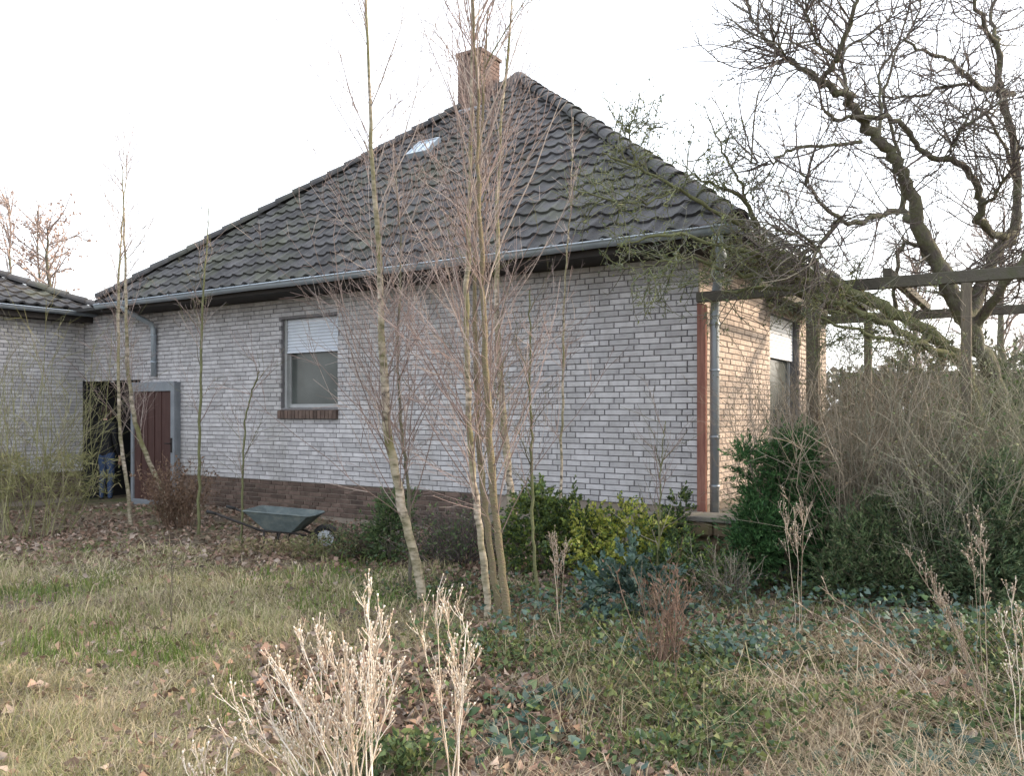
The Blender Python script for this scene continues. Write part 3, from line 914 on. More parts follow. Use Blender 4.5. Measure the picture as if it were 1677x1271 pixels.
perg = empty('pergola', tuple(HL(0, 0, .4)), -ANG)
tag(perg, 'weathered timber pergola with posts and beams beside the house corner', 'pergola')
def build_pergola():
    z = 2.38
    MB().box(.02, 4.3, -.13, -.05, z - .055, z + .055).build('beam', M['beam'], perg, bevel=.006)
    MB().box(.45, 4.3, 2.91, 2.99, z - .055, z + .055).build('beam', M['beam'], perg, bevel=.006)
    for x, y, w in ((1.22, -.09, .115), (2.56, -.09, .085), (4.1, -.09, .085), (1.22, 2.95, .09), (4.1, 2.95, .09)):
        MB().box(x - w / 2, x + w / 2, y - w / 2, y + w / 2, 0, z - .057).build('post', M['timber'], perg, bevel=.008)
    for x in (.65, 1.9):
        MB().box(x - .04, x + .04, -.10, 3.1, z + .058, z + .14).build('rafter', M['beam'], perg, bevel=.005)
build_pergola()

fence = empty('plank_fence', tuple(HL(.62, 4.4, .4)), -ANG + R(10))
tag(fence, 'brown vertical plank privacy fence behind the bare bush', 'fence')
def build_fence():
    rr = random.Random(2); x = 0
    while x < 3.6:
        w = rr.uniform(.10, .13)
        MB().box(0, w - .008, 0, .022, 0, 1.72 + rr.uniform(-.03, .03)).build('plank', M['plank'], fence, (x, rr.uniform(-.006, .006), 0))
        x += w
    for z in (.35, 1.35):
        MB().box(0, 3.6, .03, .08, z, z + .08).build('rail', M['timber'], fence)
build_fence()

# ------------------------------------------------------------------ wheelbarrow
def build_barrow():
    g = ground_at(470, 9.35)
    b = empty('wheelbarrow', (g[0], g[1], g[2] - .01), R(-6))
    b.scale = (.9, .9, .86)
    tag(b, 'green metal wheelbarrow standing in dry leaves by the house wall', 'wheelbarrow')
    # tray: tapered open basin with rolled rim
    top = [(-.45, -.28, .56), (.36, -.28, .50), (.42, -.18, .50), (.42, .18, .50), (.36, .28, .50), (-.45, .28, .56)]
    bot = [(-.22, -.19, .31), (.12, -.19, .28), (.17, -.12, .28), (.17, .12, .28), (.12, .19, .28), (-.22, .19, .31)]
    n = 6
    inn_t = [(x * .975, y * .97, z) for x, y, z in top]; inn_b = [(x * .93, y * .93, z + .012) for x, y, z in bot]
    vs = top + bot + inn_t + inn_b; fs = []
    for i in range(n):
        j = (i + 1) % n
        fs += [(i, n + i, n + j, j), (2 * n + i, 2 * n + j, 3 * n + j, 3 * n + i), (i, j, 2 * n + j, 2 * n + i)]
    fs += [tuple(n + i for i in range(n)), tuple(3 * n + i for i in reversed(range(n)))]
    tray = MB().add(vs, fs).build('tray', M['barrow'], b)
    MB().tube([Vector(p) for p in top] + [Vector(top[0])], .011, 8).build('rim', M['barrow'], tray)
    for s in (-1, 1):
        MB().tube([(-.80, s * .27, .52), (-.62, s * .26, .45), (-.25, s * .20, .30), (.15, s * .15, .265), (.42, s * .06, .19)], .016, 8).build('handle_bar', M['rust_steel'], b)
        MB().tube([(-.80, s * .27, .52), (-.92, s * .275, .55)], .021, 8).build('grip', M['rubber'], b)
        MB().tube([(-.22, s * .2, .30), (-.20, s * .24, .0), (-.10, s * .24, .0), (-.02, s * .18, .285)], .013, 8).build('leg', M['rust_steel'], b)
    w = empty('wheel', (.50, 0, .185)); w.parent = b
    ring = [(math.cos(a) * .145, 0, math.sin(a) * .145) for a in [i * 2 * math.pi / 20 for i in range(21)]]
    MB().tube(ring, .040, 8, caps=False).build('tyre', M['rubber'], w)
    MB().tube([(0, -.03, 0), (0, .03, 0)], .105, 18).build('rim', M['pale_rim'], w)
    MB().tube([(0, -.09, 0), (0, .09, 0)], .014, 8).build('axle', M['rust_steel'], w)
build_barrow()

# ------------------------------------------------------------------ person in the passage
def build_person():
    base = HL(-11.36, .16, -.112)
    p = empty('person', tuple(base), R(155))
    tag(p, 'person in blue jeans and black jacket standing in the dark passage', 'person')
    # joints: (pos, radius)
    J = {}; E = []
    def j(n, x, y, z, r, par=None):
        J[n] = (len(J), (x, y, z), r)
        if par: E.append((J[par][0], J[n][0]))
    j('pelvis', 0, 0, .93, .135); j('waist', 0, 0, 1.06, .125, 'pelvis'); j('chest', 0, .0, 1.26, .150, 'waist'); j('upchest', 0, .0, 1.40, .125, 'chest')
    j('neck', 0, -.005, 1.50, .055, 'upchest'); j('head0', 0, -.02, 1.58, .072, 'neck'); j('head1', 0, -.02, 1.67, .088, 'head0'); j('head2', 0, -.01, 1.74, .065, 'head1')
    for s, q in ((-1, 'l'), (1, 'r')):
        j('hip' + q, s * .095, 0, .88, .095, 'pelvis'); j('thigh' + q, s * .10, -.005, .70, .085, 'hip' + q); j('knee' + q, s * .105, -.015, .49, .060, 'thigh' + q)
        j('calf' + q, s * .108, .01, .34, .058, 'knee' + q); j('ankle' + q, s * .11, .02, .09, .042, 'calf' + q)
        j('heel' + q, s * .11, .03, .045, .042, 'ankle' + q); j('foot' + q, s * .12, -.08, .036, .036, 'heel' + q); j('toe' + q, s * .127, -.16, .03, .026, 'foot' + q)
        j('sh' + q, s * .17, 0, 1.42, .070, 'upchest'); j('ua' + q, s * .225, .01, 1.27, .056, 'sh' + q); j('el' + q, s * .25, .02, 1.11, .047, 'ua' + q)
        j('fa' + q, s * .25, -.03, .98, .040, 'el' + q); j('wr' + q, s * .24, -.08, .87, .027, 'fa' + q); j('palm' + q, s * .235, -.10, .80, .030, 'wr' + q)
        for f, (dy, L) in enumerate(((-.032, .07), (-.012, .08), (.010, .075), (.028, .06))):
            j('f%d' % f + q, s * .235, -.10 + dy, .755, .011, 'palm' + q); j('g%d' % f + q, s * .225, -.105 + dy, .755 - L * .55, .010, 'f%d' % f + q); j('h%d' % f + q, s * .205, -.11 + dy, .755 - L, .0085, 'g%d' % f + q)
        j('th' + q, s * .215, -.145, .79, .012, 'palm' + q); j('ti' + q, s * .205, -.165, .75, .010, 'th' + q)
    me = bpy.data.meshes.new('body')
    me.from_pydata([v[1] for v in J.values()], E, []); me.update()
    o = link('body', me, None, p)
    md = o.modifiers.new('skin', 'SKIN'); md.use_smooth_shade = True
    sv = me.skin_vertices[0].data
    for i, v in enumerate(J.values()):
        sv[i].radius = (v[2], v[2] * (.78 if v[0] in (0, 1, 2, 3) else 1))
        sv[i].use_root = (i == 0)
    o.modifiers.new('sub', 'SUBSURF').levels = 1
    o.modifiers['sub'].render_levels = 1
    dg = bpy.context.evaluated_depsgraph_get()
    m2 = bpy.data.meshes.new_from_object(o.evaluated_get(dg))
    o.modifiers.clear(); o.data = m2; m2.name = 'body'
    m2.materials.clear()
    for k in ('jeans', 'jacket', 'skin', 'leather', 'hair'): m2.materials.append(M[k])
    for pl in m2.polygons:
        c = pl.center
        pl.use_smooth = True
        if c.z < .085: pl.material_index = 3
        elif c.z > 1.555 and c.y > -.03: pl.material_index = 4
        elif c.z > 1.53 or (abs(c.x) > .19 and c.z < .86): pl.material_index = 2
        elif c.z > .90 or abs(c.x) > .195: pl.material_index = 1
        else: pl.material_index = 0
    # hair cap and face
    hr = bmesh.new(); bmesh.ops.create_uvsphere(hr, u_segments=16, v_segments=10, radius=.098)
    for v in hr.verts:
        if v.co.y < -.02 and v.co.z < .035: v.co.y = -.02 + (v.co.y + .02) * .2
        if v.co.z < -.05: v.co.z = -.05
    h = bpy.data.meshes.new('hair'); hr.to_mesh(h); hr.free(); link('hair', h, M['hair'], p, (0, .0, 1.695))
    f = MB(); f.add([(-.012, -.105, 1.655), (.012, -.105, 1.655), (0, -.128, 1.650), (0, -.103, 1.70)], [(0, 2, 3), (2, 1, 3), (0, 1, 2)])
    f.build('nose', M['skin'], p)
    for s in (-1, 1):
        MB().tube([(s * .03, -.100, 1.695), (s * .03, -.108, 1.695)], .009, 8).build('eye', M['leather'], p)
        MB().tube([(s * .085, -.01, 1.66), (s * .097, -.008, 1.69)], .014, 6).build('ear', M['skin'], p)
    MB().box(-.022, .022, -.108, -.098, 1.612, 1.619).build('mouth', M['hair'], p)
build_person()

# ------------------------------------------------------------------ trees
def path_np(px, d, ddj=None):
    """[(px,py,...)] -> world points at depth d (with optional per-point depth offsets)"""
    return np.array([P(q[0], q[1], d + (q[3] if len(q) > 3 else 0)) for q in px])

PINK = [(.22, .165, .15), (.28, .22, .20), (.18, .135, .12), (.34, .29, .26)]
OLIVE = [(.10, .10, .045), (.13, .125, .06), (.09, .08, .045)]
def birch(name, px, d, nprim, seed, label, group=None, lmax=2.5, t0=.22, cols=PINK, trunkmat='birch', sub=5, spread=31):
    rng = np.random.default_rng(seed)
    base = ground_at(px[0][0], d)
    root = empty(name, tuple(base)); tag(root, label, 'tree', group)
    pts = path_np(px, d); pts[0, 2] = base[2] - .03
    rad = np.array([q[2] for q in px]) * .345 * d / FPX
    K = 36
    # lean of the stem in depth too, gently
    pts[:, 1] += np.linspace(0, 1, len(pts)) ** 2 * rng.uniform(-.25, .25)
    sp = smooth_path(pts, K, rng, .006); sr = np.interp(np.linspace(0, 1, K), np.linspace(0, 1, len(rad)), rad) * rng.uniform(.93, 1.07, K)
    V, Q = tubes_np(sp[None] - base, sr[None], 9, .045)
    link('trunk', mesh_np('trunk', V, Q, smooth=True), M[trunkmat], root)
    par = sp[None]
    p1 = spawn(par, nprim, t0, .96, spread, lmax * .35, lmax, rng, 7, .30, .085, bias=.75)
    r1 = taper(len(p1), 7, rng.uniform(.0032, .0065, len(p1)), .35)
    p2 = spawn(p1, sub, .15, .95, 34, .2, .65, rng, 5, .12, .13, bias=.6)
    r2 = taper(len(p2), 5, rng.uniform(.0019, .0030, len(p2)), .5)
    p3 = spawn(p2, 2, .2, .9, 38, .08, .26, rng, 3, .15, .10)
    r3 = taper(len(p3), 3, .0016, .6)
    A = tubes_np(p1 - base, r1, 4); B = tubes_np(p2 - base, r2, 3); C = tubes_np(p3 - base, r3, 3)
    c1 = rnd_cols(len(p1), cols, rng, 28); c2 = rnd_cols(len(p2), cols, rng, 15); c3 = rnd_cols(len(p3), cols, rng, 9)
    tag(link('branches', mesh_np('branches', A[0], A[1], col=c1, smooth=True), M['twig'], root), kind='stuff')
    V, Q, c = cat([(B[0], B[1], c2), (C[0], C[1], c3)])
    tag(link('twigs', mesh_np('twigs', V, Q, col=c), M['twig'], root), kind='stuff')
    return root

birch('birch_tree', [(692, 985, 23), (682, 925, 22), (665, 860, 22), (645, 760, 21), (632, 680, 20), (626, 560, 17), (620, 430, 14), (610, 270, 10), (603, 120, 7), (598, -40, 5)], 7.0, 80, 1,
      'pale birch with bent leaning trunk between wheelbarrow and birch clump')
birch('birch_tree', [(800, 1012, 18), (788, 890, 17), (776, 790, 16), (768, 690, 15), (764, 560, 13), (767, 400, 11), (772, 200, 8), (777, -40, 5)], 6.3, 52, 2,
      'slim birch stem at the left of the tight clump', 'birch stems of the clump')
birch('birch_tree', [(836, 1042, 21), (825, 960, 19), (813, 860, 18), (804, 760, 17), (797, 640, 15), (791, 470, 12), (784, 300, 9), (783, 150, 6), (770, -40, 4)], 5.95, 52, 3,
      'thick greenish birch with orange-brown foot in the tight clump', 'birch stems of the clump', lmax=2.0, trunkmat='brownbirch')
birch('birch_tree', [(850, 925, 20), (841, 850, 19), (831, 760, 18), (822, 660, 16), (813, 520, 13), (813, 380, 10), (820, 200, 7), (840, -40, 4)], 8.3, 50, 4,
      'pale flaking birch at the back of the tight clump', 'birch stems of the clump')
birch('birch_tree', [(818, 1008, 17), (803, 900, 16), (791, 800, 15), (783, 700, 14), (779, 560, 12), (778, 400, 8), (790, 200, 6), (800, 20, 3)], 6.6, 40, 24,
      'thin brownish birch stem squeezed between the others of the tight clump', 'birch stems of the clump', lmax=1.4, cols=PINK + OLIVE[:1], trunkmat='brownbirch')
birch('birch_sapling', [(882, 1000, 9), (874, 900, 8), (870, 760, 7), (868, 620, 5), (868, 470, 3)], 6.6, 14, 5,
      'thin greenish sapling beside the birch clump', lmax=.5, cols=OLIVE + PINK, trunkmat='mossbark', sub=4)
birch('birch_sapling', [(914, 880, 7), (918, 760, 6), (922, 620, 5), (925, 470, 4), (934, 330, 3), (938, 190, 2)], 8.0, 14, 6,
      'thin pale sapling standing close to the blank wall', lmax=.7, sub=4)
birch('birch_tree', [(215, 880, 10), (206, 780, 9), (196, 700, 8), (192, 600, 7), (192, 480, 6), (196, 390, 4), (202, 300, 2), (204, 250, 1)], 11.0, 34, 7,
      'slim birch with green foot standing before the dark passage', lmax=1.3, sub=5)
birch('birch_tree', [(282, 845, 13), (262, 800, 12), (240, 745, 11), (222, 690, 10), (211, 610, 9), (207, 500, 7), (206, 410, 5), (205, 310, 2.5), (207, 240, 1)], 11.6, 40, 8,
      'bent birch leaning across the red door', lmax=1.3, sub=5)
birch('birch_sapling', [(325, 880, 8), (325, 760, 7), (327, 640, 6), (328, 500, 5), (332, 400, 3), (331, 325, 2)], 10.2, 16, 9,
      'thin greenish sapling between red door and window', lmax=.8, cols=OLIVE + PINK, trunkmat='mossbark', sub=4)
birch('birch_sapling', [(672, 960, 9), (668, 800, 8), (655, 690, 7), (650, 560, 6), (652, 400, 4), (640, 260, 2)], 7.6, 26, 10,
      'brown young stem growing right behind the bent birch', lmax=1.0, trunkmat='applebark', sub=6)
birch('birch_sapling', [(395, 900, 6), (398, 780, 5), (405, 680, 4), (430, 610, 3)], 9.6, 10, 12,
      'arching twiggy sapling beside the wheelbarrow handles', lmax=.6, cols=OLIVE + PINK, trunkmat='mossbark', sub=4)
birch('birch_sapling', [(1075, 1000, 7), (1080, 860, 5), (1085, 760, 3), (1095, 690, 2)], 7.2, 10, 14,
      'thin sapling above the yellow-green shrub', lmax=.5, cols=OLIVE + PINK, trunkmat='mossbark', sub=4)

# ---- old apple tree
def apple():
    rng = np.random.default_rng(40)
    D = 8.0
    base = ground_at(1660, D)
    root = empty('apple_tree', tuple(base))
    tag(root, 'old gnarled bare apple tree with spreading mossy limbs behind the pergola post', 'tree')
    limbs = [
        [(1668, 955, 46), (1664, 860, 42), (1657, 740, 38), (1636, 655, 36), (1618, 600, 35), (1590, 540, 38), (1560, 485, 35), (1530, 425, 32)],
        [(1590, 540, 36), (1560, 485, 34), (1530, 425, 32), (1505, 370, 29, -.1), (1490, 310, 26, -.2), (1470, 270, 25, -.3), (1440, 235, 22, -.4), (1415, 200, 20, -.5), (1390, 165, 18, -.6), (1355, 140, 15, -.7), (1342, 132, 13, -.7)],
        [(1342, 132, 13, -.7), (1368, 97, 11, -.8), (1388, 50, 9, -.9), (1402, 0, 7, -1), (1412, -50, 5, -1.1)],
        [(1342, 132, 13, -.7), (1312, 112, 10, -.6), (1282, 88, 9, -.5), (1255, 65, 7, -.4), (1232, 30, 5, -.3), (1215, -15, 4, -.3)],
        [(1585, 530, 30), (1610, 455, 26, .3), (1640, 402, 24, .4), (1662, 380, 22, .5), (1663, 260, 19, .5), (1646, 180, 17, .4), (1635, 130, 15, .3), (1633, 78, 12, .2), (1612, 45, 10, .1), (1590, -10, 7, 0)],
        [(1633, 78, 11, .2), (1622, 30, 8, .4), (1628, -30, 6, .6)],
        [(1662, 380, 20, .5), (1636, 387, 17, .3), (1603, 362, 17, .1), (1607, 335, 16, 0), (1590, 283, 15, -.1), (1552, 263, 13, -.2), (1511, 250, 13, -.3), (1490, 215, 11, -.4), (1460, 195, 11, -.5), (1402, 192, 9, -.6), (1368, 196, 7, -.7), (1345, 176, 5, -.8)],
        [(1660, 155, 13, .3), (1640, 150, 13, .2), (1592, 137, 11, 0), (1570, 115, 9, -.1), (1547, 92, 8, -.2), (1505, 83, 6, -.3), (1480, 60, 4, -.3)],
        [(1592, 137, 8, 0), (1550, 141, 7, .2), (1492, 158, 6, .3), (1445, 161, 4, .4), (1415, 152, 3, .4)],
        [(1478, 345, 14, -.2), (1458, 346, 11, -.3), (1415, 362, 10, -.5), (1376, 360, 9, -.6), (1341, 326, 7, -.7), (1320, 298, 5, -.8), (1308, 280, 3, -.8)],
        [(1376, 360, 8, -.6), (1340, 406, 8, -.8), (1337, 445, 7, -.8)],
        [(1340, 406, 7, -.8), (1302, 382, 5, -.9), (1252, 368, 3, -1)],
        [(1410, 232, 8, -.5), (1352, 238, 7, -.6), (1290, 246, 6, -.7), (1262, 268, 4, -.8), (1215, 255, 2, -.8)],
        [(1505, 372, 24, -.1), (1478, 345, 15, .2), (1480, 280, 10, .3), (1468, 240, 8, .4), (1448, 150, 7, .5), (1470, 80, 5, .6), (1490, 0, 4, .6)],
        [(1556, 480, 24), (1530, 440, 14, .4), (1500, 400, 11, .6), (1470, 420, 10, .7), (1465, 520, 9, .8)],
        [(1590, 540, 26), (1640, 470, 20, -.3), (1690, 400, 18, -.5), (1720, 300, 15, -.6), (1715, 160, 10, -.6), (1690, 40, 7, -.6)],
        [(1565, 495, 16), (1600, 470, 12, .5), (1690, 420, 10, .8)],
        [(1545, 453, 14, 0), (1590, 450, 12, .3), (1630, 440, 10, .4), (1690, 465, 8, .6)],
        [(1395, 168, 9, -.6), (1378, 122, 7, -.4), (1382, 80, 6, -.2), (1420, 60, 4, 0), (1465, 20, 3, .1)],
        [(1668, 300, 10, .5), (1640, 230, 7, .1), (1600, 180, 5, -.2), (1560, 240, 4, -.4)],
        [(1608, 340, 9, 0), (1640, 300, 6, -.3), (1672, 240, 5, -.5)],
        [(1440, 235, 9, -.4), (1442, 180, 7, 0), (1440, 130, 6, .2), (1462, 85, 5, .3), (1500, 30, 4, .3), (1510, -20, 3, .3)],
        [(1552, 263, 6, -.2), (1570, 215, 5, -.4), (1640, 165, 4, -.6)],
        [(1300, 105, 5, -.6), (1270, 70, 4, -.8), (1262, 20, 3, -.9)],
        [(1370, 95, 6, -.8), (1340, 70, 5, -.9), (1322, 20, 4, -1.), (1318, -20, 3, -1)],
    ]
    tr = None; A = []
    allp = []; wts = []
    for i, L in enumerate(limbs):
        pts = path_np(L, D); K = max(10, len(L) * 4)
        if i == 0: pts[0, 2] = base[2] - .05
        sp = smooth_path(pts, K, rng, .012)
        rad = np.interp(np.linspace(0, 1, K), np.linspace(0, 1, len(L)), [q[2] for q in L]) * .37 * D / FPX * rng.uniform(.93, 1.09, K)
        V, Q = tubes_np(sp[None] - base, rad[None], 11 if i in (0, 1, 4) else 8, .07)
        o = link('trunk' if i == 0 else 'limb', mesh_np('limb', V, Q, smooth=True), M['applebark'], root)
        if i > 0: allp.append(smooth_path(sp, 12))
    par = np.stack(allp)
    p1 = spawn(par, 30, .05, 1.0, 55, .25, 1.0, rng, 7, .22, .16, bias=.2)
    p2 = spawn(p1, 4, .15, 1, 50, .12, .5, rng, 5, .15, .16, bias=.2)
    p3 = spawn(p2, 2, .2, 1, 50, .05, .18, rng, 3, .1, .15)
    parts = []
    for p, r0, n in ((p1, .0075, 5), (p2, .0042, 3), (p3, .003, 3)):
        N, K, _ = p.shape
        r = taper(N, K, rng.uniform(.6, 1.2, N) * r0, .45)
        V, Q = tubes_np(p - base, r, n)
        parts.append((V, Q, rnd_cols(N, [(.11, .09, .085), (.14, .118, .11), (.085, .07, .065), (.16, .15, .125)], rng, K * n)))
    V, Q, c = cat(parts)
    tag(link('twigs', mesh_np('twigs', V, Q, col=c, smooth=True), M['twig'], root), kind='stuff')
apple()

# ---- mossy bough tree leaning to the roof corner
def mossy_tree():
    rng = np.random.default_rng(50)
    D = 7.9
    base = ground_at(1598, 7.95)
    root = empty('leaning_tree', tuple(base))
    tag(root, 'mossy tree whose long leaning boughs rest over the roof corner', 'tree')
    limbs = [
        [(1600, 950, 34), (1596, 800, 32), (1592, 660, 30), (1572, 590, 28), (1530, 552, 26), (1470, 515, 24), (1410, 485, 22), (1350, 458, 20), (1290, 425, 16), (1245, 392, 12, -.2), (1222, 330, 9, -.3), (1165, 300, 6, -.4), (1120, 282, 4, -.5)],
        [(1575, 590, 20), (1500, 560, 15, -.2), (1440, 525, 13, -.3), (1380, 500, 12, -.3), (1310, 480, 10, -.2), (1240, 470, 8, -.1), (1180, 480, 5, 0)],
        [(1350, 458, 14), (1300, 452, 12, -.3), (1240, 420, 10, -.5), (1170, 400, 8, -.7), (1090, 385, 6, -.8), (1010, 400, 3, -.8)],
        [(1245, 392, 10, -.2), (1180, 350, 8, -.4), (1110, 310, 6, -.6), (1040, 270, 5, -.7), (985, 250, 3, -.7)],
        [(1222, 330, 7, -.3), (1215, 300, 5, -.4), (1190, 260, 4, -.5), (1170, 215, 2, -.5)],
        [(1110, 310, 5, -.6), (1060, 330, 4, -.8), (1000, 330, 3, -.9), (950, 310, 2, -.9)],
        [(1040, 270, 4, -.7), (1034, 240, 3, -.7), (1026, 205, 2, -.7)],
        [(1290, 425, 10), (1230, 450, 8, -.4), (1180, 440, 7, -.6), (1120, 420, 5, -.7), (1060, 440, 3, -.7)],
        [(1530, 552, 12), (1480, 560, 9, -.3), (1400, 540, 7, -.4), (1340, 520, 4, -.4)],
    ]
    allp = []
    for i, L in enumerate(limbs):
        pts = path_np(L, D); K = max(10, len(L) * 4)
        if i == 0: pts[0, 2] = base[2] - .05
        sp = smooth_path(pts, K, rng, .014)
        rad = np.interp(np.linspace(0, 1, K), np.linspace(0, 1, len(L)), [q[2] for q in L]) * .38 * D / FPX * rng.uniform(.85, 1.2, K)
        V, Q = tubes_np(sp[None] - base, rad[None], 8, .09)
        link('trunk' if i == 0 else 'limb', mesh_np('limb', V, Q, smooth=True), M['mossbark'], root)
        s = smooth_path(sp, 14)
        if i == 0: s = smooth_path(sp[K * 6 // 13:], 14)
        allp.append(s)
    par = np.stack(allp)
    thin = [2, 3, 4, 5, 6]; dense = [0, 1, 7, 8]
    p1 = np.concatenate([spawn(par[dense], 34, .0, 1.0, 60, .2, .6, rng, 6, -.12, .18, bias=.1), spawn(par[thin], 15, .0, 1.0, 55, .12, .42, rng, 6, -.02, .18, bias=.1)])
    p2 = spawn(p1, 5, .15, 1, 50, .1, .4, rng, 5, -.1, .18, bias=.1)
    p3 = spawn(p2, 2, .2, 1, 50, .05, .16, rng, 3, 0, .15)
    parts = []
    pal = [(.15, .165, .075), (.11, .12, .06), (.19, .20, .11), (.12, .11, .08), (.18, .18, .15)]
    for p, r0, n in ((p1, .0065, 4), (p2, .0042, 3), (p3, .0036, 3)):
        N, K, _ = p.shape
        r = taper(N, K, rng.uniform(.6, 1.2, N) * r0, .5)
        V, Q = tubes_np(p - base, r, n)
        parts.append((V, Q, rnd_cols(N, pal, rng, K * n)))
    V, Q, c = cat(parts)
    tag(link('twigs', mesh_np('twigs', V, Q, col=c), M['twig'], root), kind='stuff')
    # moss and lichen tufts along the twigs
    q = p2.reshape(-1, 3); q = q[rng.integers(0, len(q), 6500)] + rng.normal(0, .015, (6500, 3))
    V, Q = leaves_np(q - base, rng.normal(0, 1, (len(q), 3)) + [0, 0, -.3], rng.uniform(.018, .045, len(q)), rng.uniform(.008, .018, len(q)), rng)
    c = rnd_cols(len(q), [(.17, .19, .07), (.22, .23, .10), (.12, .15, .08), (.20, .21, .16), (.10, .14, .075)], rng, 5)
    tag(link('moss', mesh_np('moss', V, Q, col=c), M['foliage'], root), kind='stuff')
mossy_tree()

# ---- bushes
def twig_bush(name, px, d, w, h, dep, n, seed, label, pal, leaf=None, nleaf=0, leafsize=(.02, .05), r=.0045, up=.35, spread=.5, base_w=.35, zoff=0.0, sub=6, cat_='bush', leafz=(0, 1), group=None, leafw=(.4, .7)):
    rng = np.random.default_rng(seed)
    g = ground_at(px, d); base = g + np.array([0, 0, zoff])
    root = empty(name, tuple(base)); tag(root, label, cat_, group)
    s = np.zeros((n, 3)); s[:, 0] = rng.uniform(-.5, .5, n) * w * base_w; s[:, 1] = rng.uniform(-.5, .5, n) * dep * base_w; s[:, 2] = -.03
    dirs = np.stack([rng.normal(0, spread, n) + s[:, 0] / max(w, .1) * 1.2, rng.normal(0, spread, n), np.ones(n)], 1)
    p1 = twigs_np(s, dirs, rng.uniform(.55, 1.05, n) * h, rng, 8, up, .09)
    p1[..., 0] = np.clip(p1[..., 0], -w * .62, w * .62)
    p2 = spawn(p1, sub, .2, 1, 38, h * .12, h * .4, rng, 5, .1, .14, bias=.3)
    p3 = spawn(p2, 2, .2, 1, 42, h * .04, h * .14, rng, 3, .05, .14)
    parts = []
    for p, r0, k in ((p1, r, 5), (p2, r * .55, 3), (p3, r * .42, 3)):
        N, K, _ = p.shape
        V, Q = tubes_np(p, taper(N, K, rng.uniform(.6, 1.25, N) * r0, .4), k)
        parts.append((V, Q, rnd_cols(N, pal, rng, K * k)))
    V, Q, c = cat(parts)
    tag(link('stems', mesh_np('stems', V, Q, col=c, smooth=True), M['twig'], root), kind='stuff')
    if nleaf:
        allq = np.concatenate([p2.reshape(-1, 3), p3.reshape(-1, 3)])
        z = allq[:, 2] / h; allq = allq[(z > leafz[0]) & (z < leafz[1])]
        q = allq[rng.integers(0, len(allq), nleaf)] + rng.normal(0, .015, (nleaf, 3))
        L = rng.uniform(*leafsize, nleaf)
        V, Q = leaves_np(q, rng.normal(0, 1, (nleaf, 3)) + [0, 0, .2], L, L * rng.uniform(*leafw, nleaf), rng)
        tag(link('leaves', mesh_np('leaves', V, Q, col=rnd_cols(nleaf, leaf, rng, 5)), M['foliage'], root), kind='stuff')
    return root

BROWN = [(.23, .19, .14), (.29, .245, .19), (.18, .15, .11), (.34, .30, .245)]
GREEN = [(.055, .095, .04), (.08, .125, .05), (.045, .07, .035), (.11, .15, .06)]
YEL = [(.28, .31, .05), (.36, .37, .08), (.17, .23, .05), (.42, .41, .13)]
BLUEG = [(.05, .09, .075), (.07, .115, .10), (.04, .075, .05), (.09, .135, .115)]

def lobes(name, px, d, lob, n, seed, label, pal, size=(.06, .13), width=.16, cat_='bush', stemcol='applebark', upb=.5, zoff=0):
    """evergreen of overlapping clumps; lob = [(dx,dz,dy,rx,rz)] in metres"""
    rng = np.random.default_rng(seed)
    base = ground_at(px, d) + np.array([0, 0, zoff])
    root = empty(name, tuple(base)); tag(root, label, cat_)
    Vs = []; mb = MB()
    tot = sum(l[3] * l[3] * l[4] for l in lob)
    parts = []
    wsum = sum((l[3] * l[3] * l[4]) ** .7 for l in lob)
    for (dx, dz, dy, rx, rz) in lob:
        per = 26
        m = max(6, int(n * (rx * rx * rz) ** .7 / wsum / per))
        u = nrm(rng.normal(0, 1, (m, 3))); rr = rng.uniform(.25, 1.0, m) ** .5 * rng.uniform(.7, 1.0, m)
        ctr = np.array([dx, dy, dz]) + u * rr[:, None] * np.array([rx, rx, rz])
        ax = nrm(u + np.array([0, 0, upb]) + rng.normal(0, .4, (m, 3)))
        ln = rng.uniform(1.6, 3.4, m) * size[1] * (1 + .6 * (rng.uniform(0, 1, m) < .15))
        ci = np.repeat(np.arange(m), per); t = rng.uniform(0, 1, m * per)
        q = ctr[ci] + ax[ci] * (ln[ci] * t)[:, None] + rng.normal(0, size[0] * .22, (m * per, 3))
        sd = nrm(np.cross(ax[ci], rng.normal(0, 1, (m * per, 3))))
        dirs = ax[ci] * .75 + sd * .8 * (1.1 - t)[:, None]
        L = rng.uniform(*size, m * per) * (1.15 - .5 * t)
        V, Q = leaves_np(q, dirs, L, L * width * rng.uniform(.7, 1.5, m * per), rng, .15)
        tone = rng.uniform(.65, 1.35, m)[ci]
        parts.append((V, Q, rnd_cols(m * per, pal, rng, 5, .2) * np.repeat(tone, 5)[:, None]))
        mb.tube([(rng.uniform(-.05, .05), 0, -.05), (dx * .5, dy * .5, dz * .55), (dx, dy, dz + rz * .4)], [.022, .016, .006], 6)
    mb.build('trunk', M[stemcol], root)
    V, Q, c = cat(parts)
    tag(link('foliage', mesh_np('foliage', V, Q, col=c), M['foliage'], root), kind='stuff')

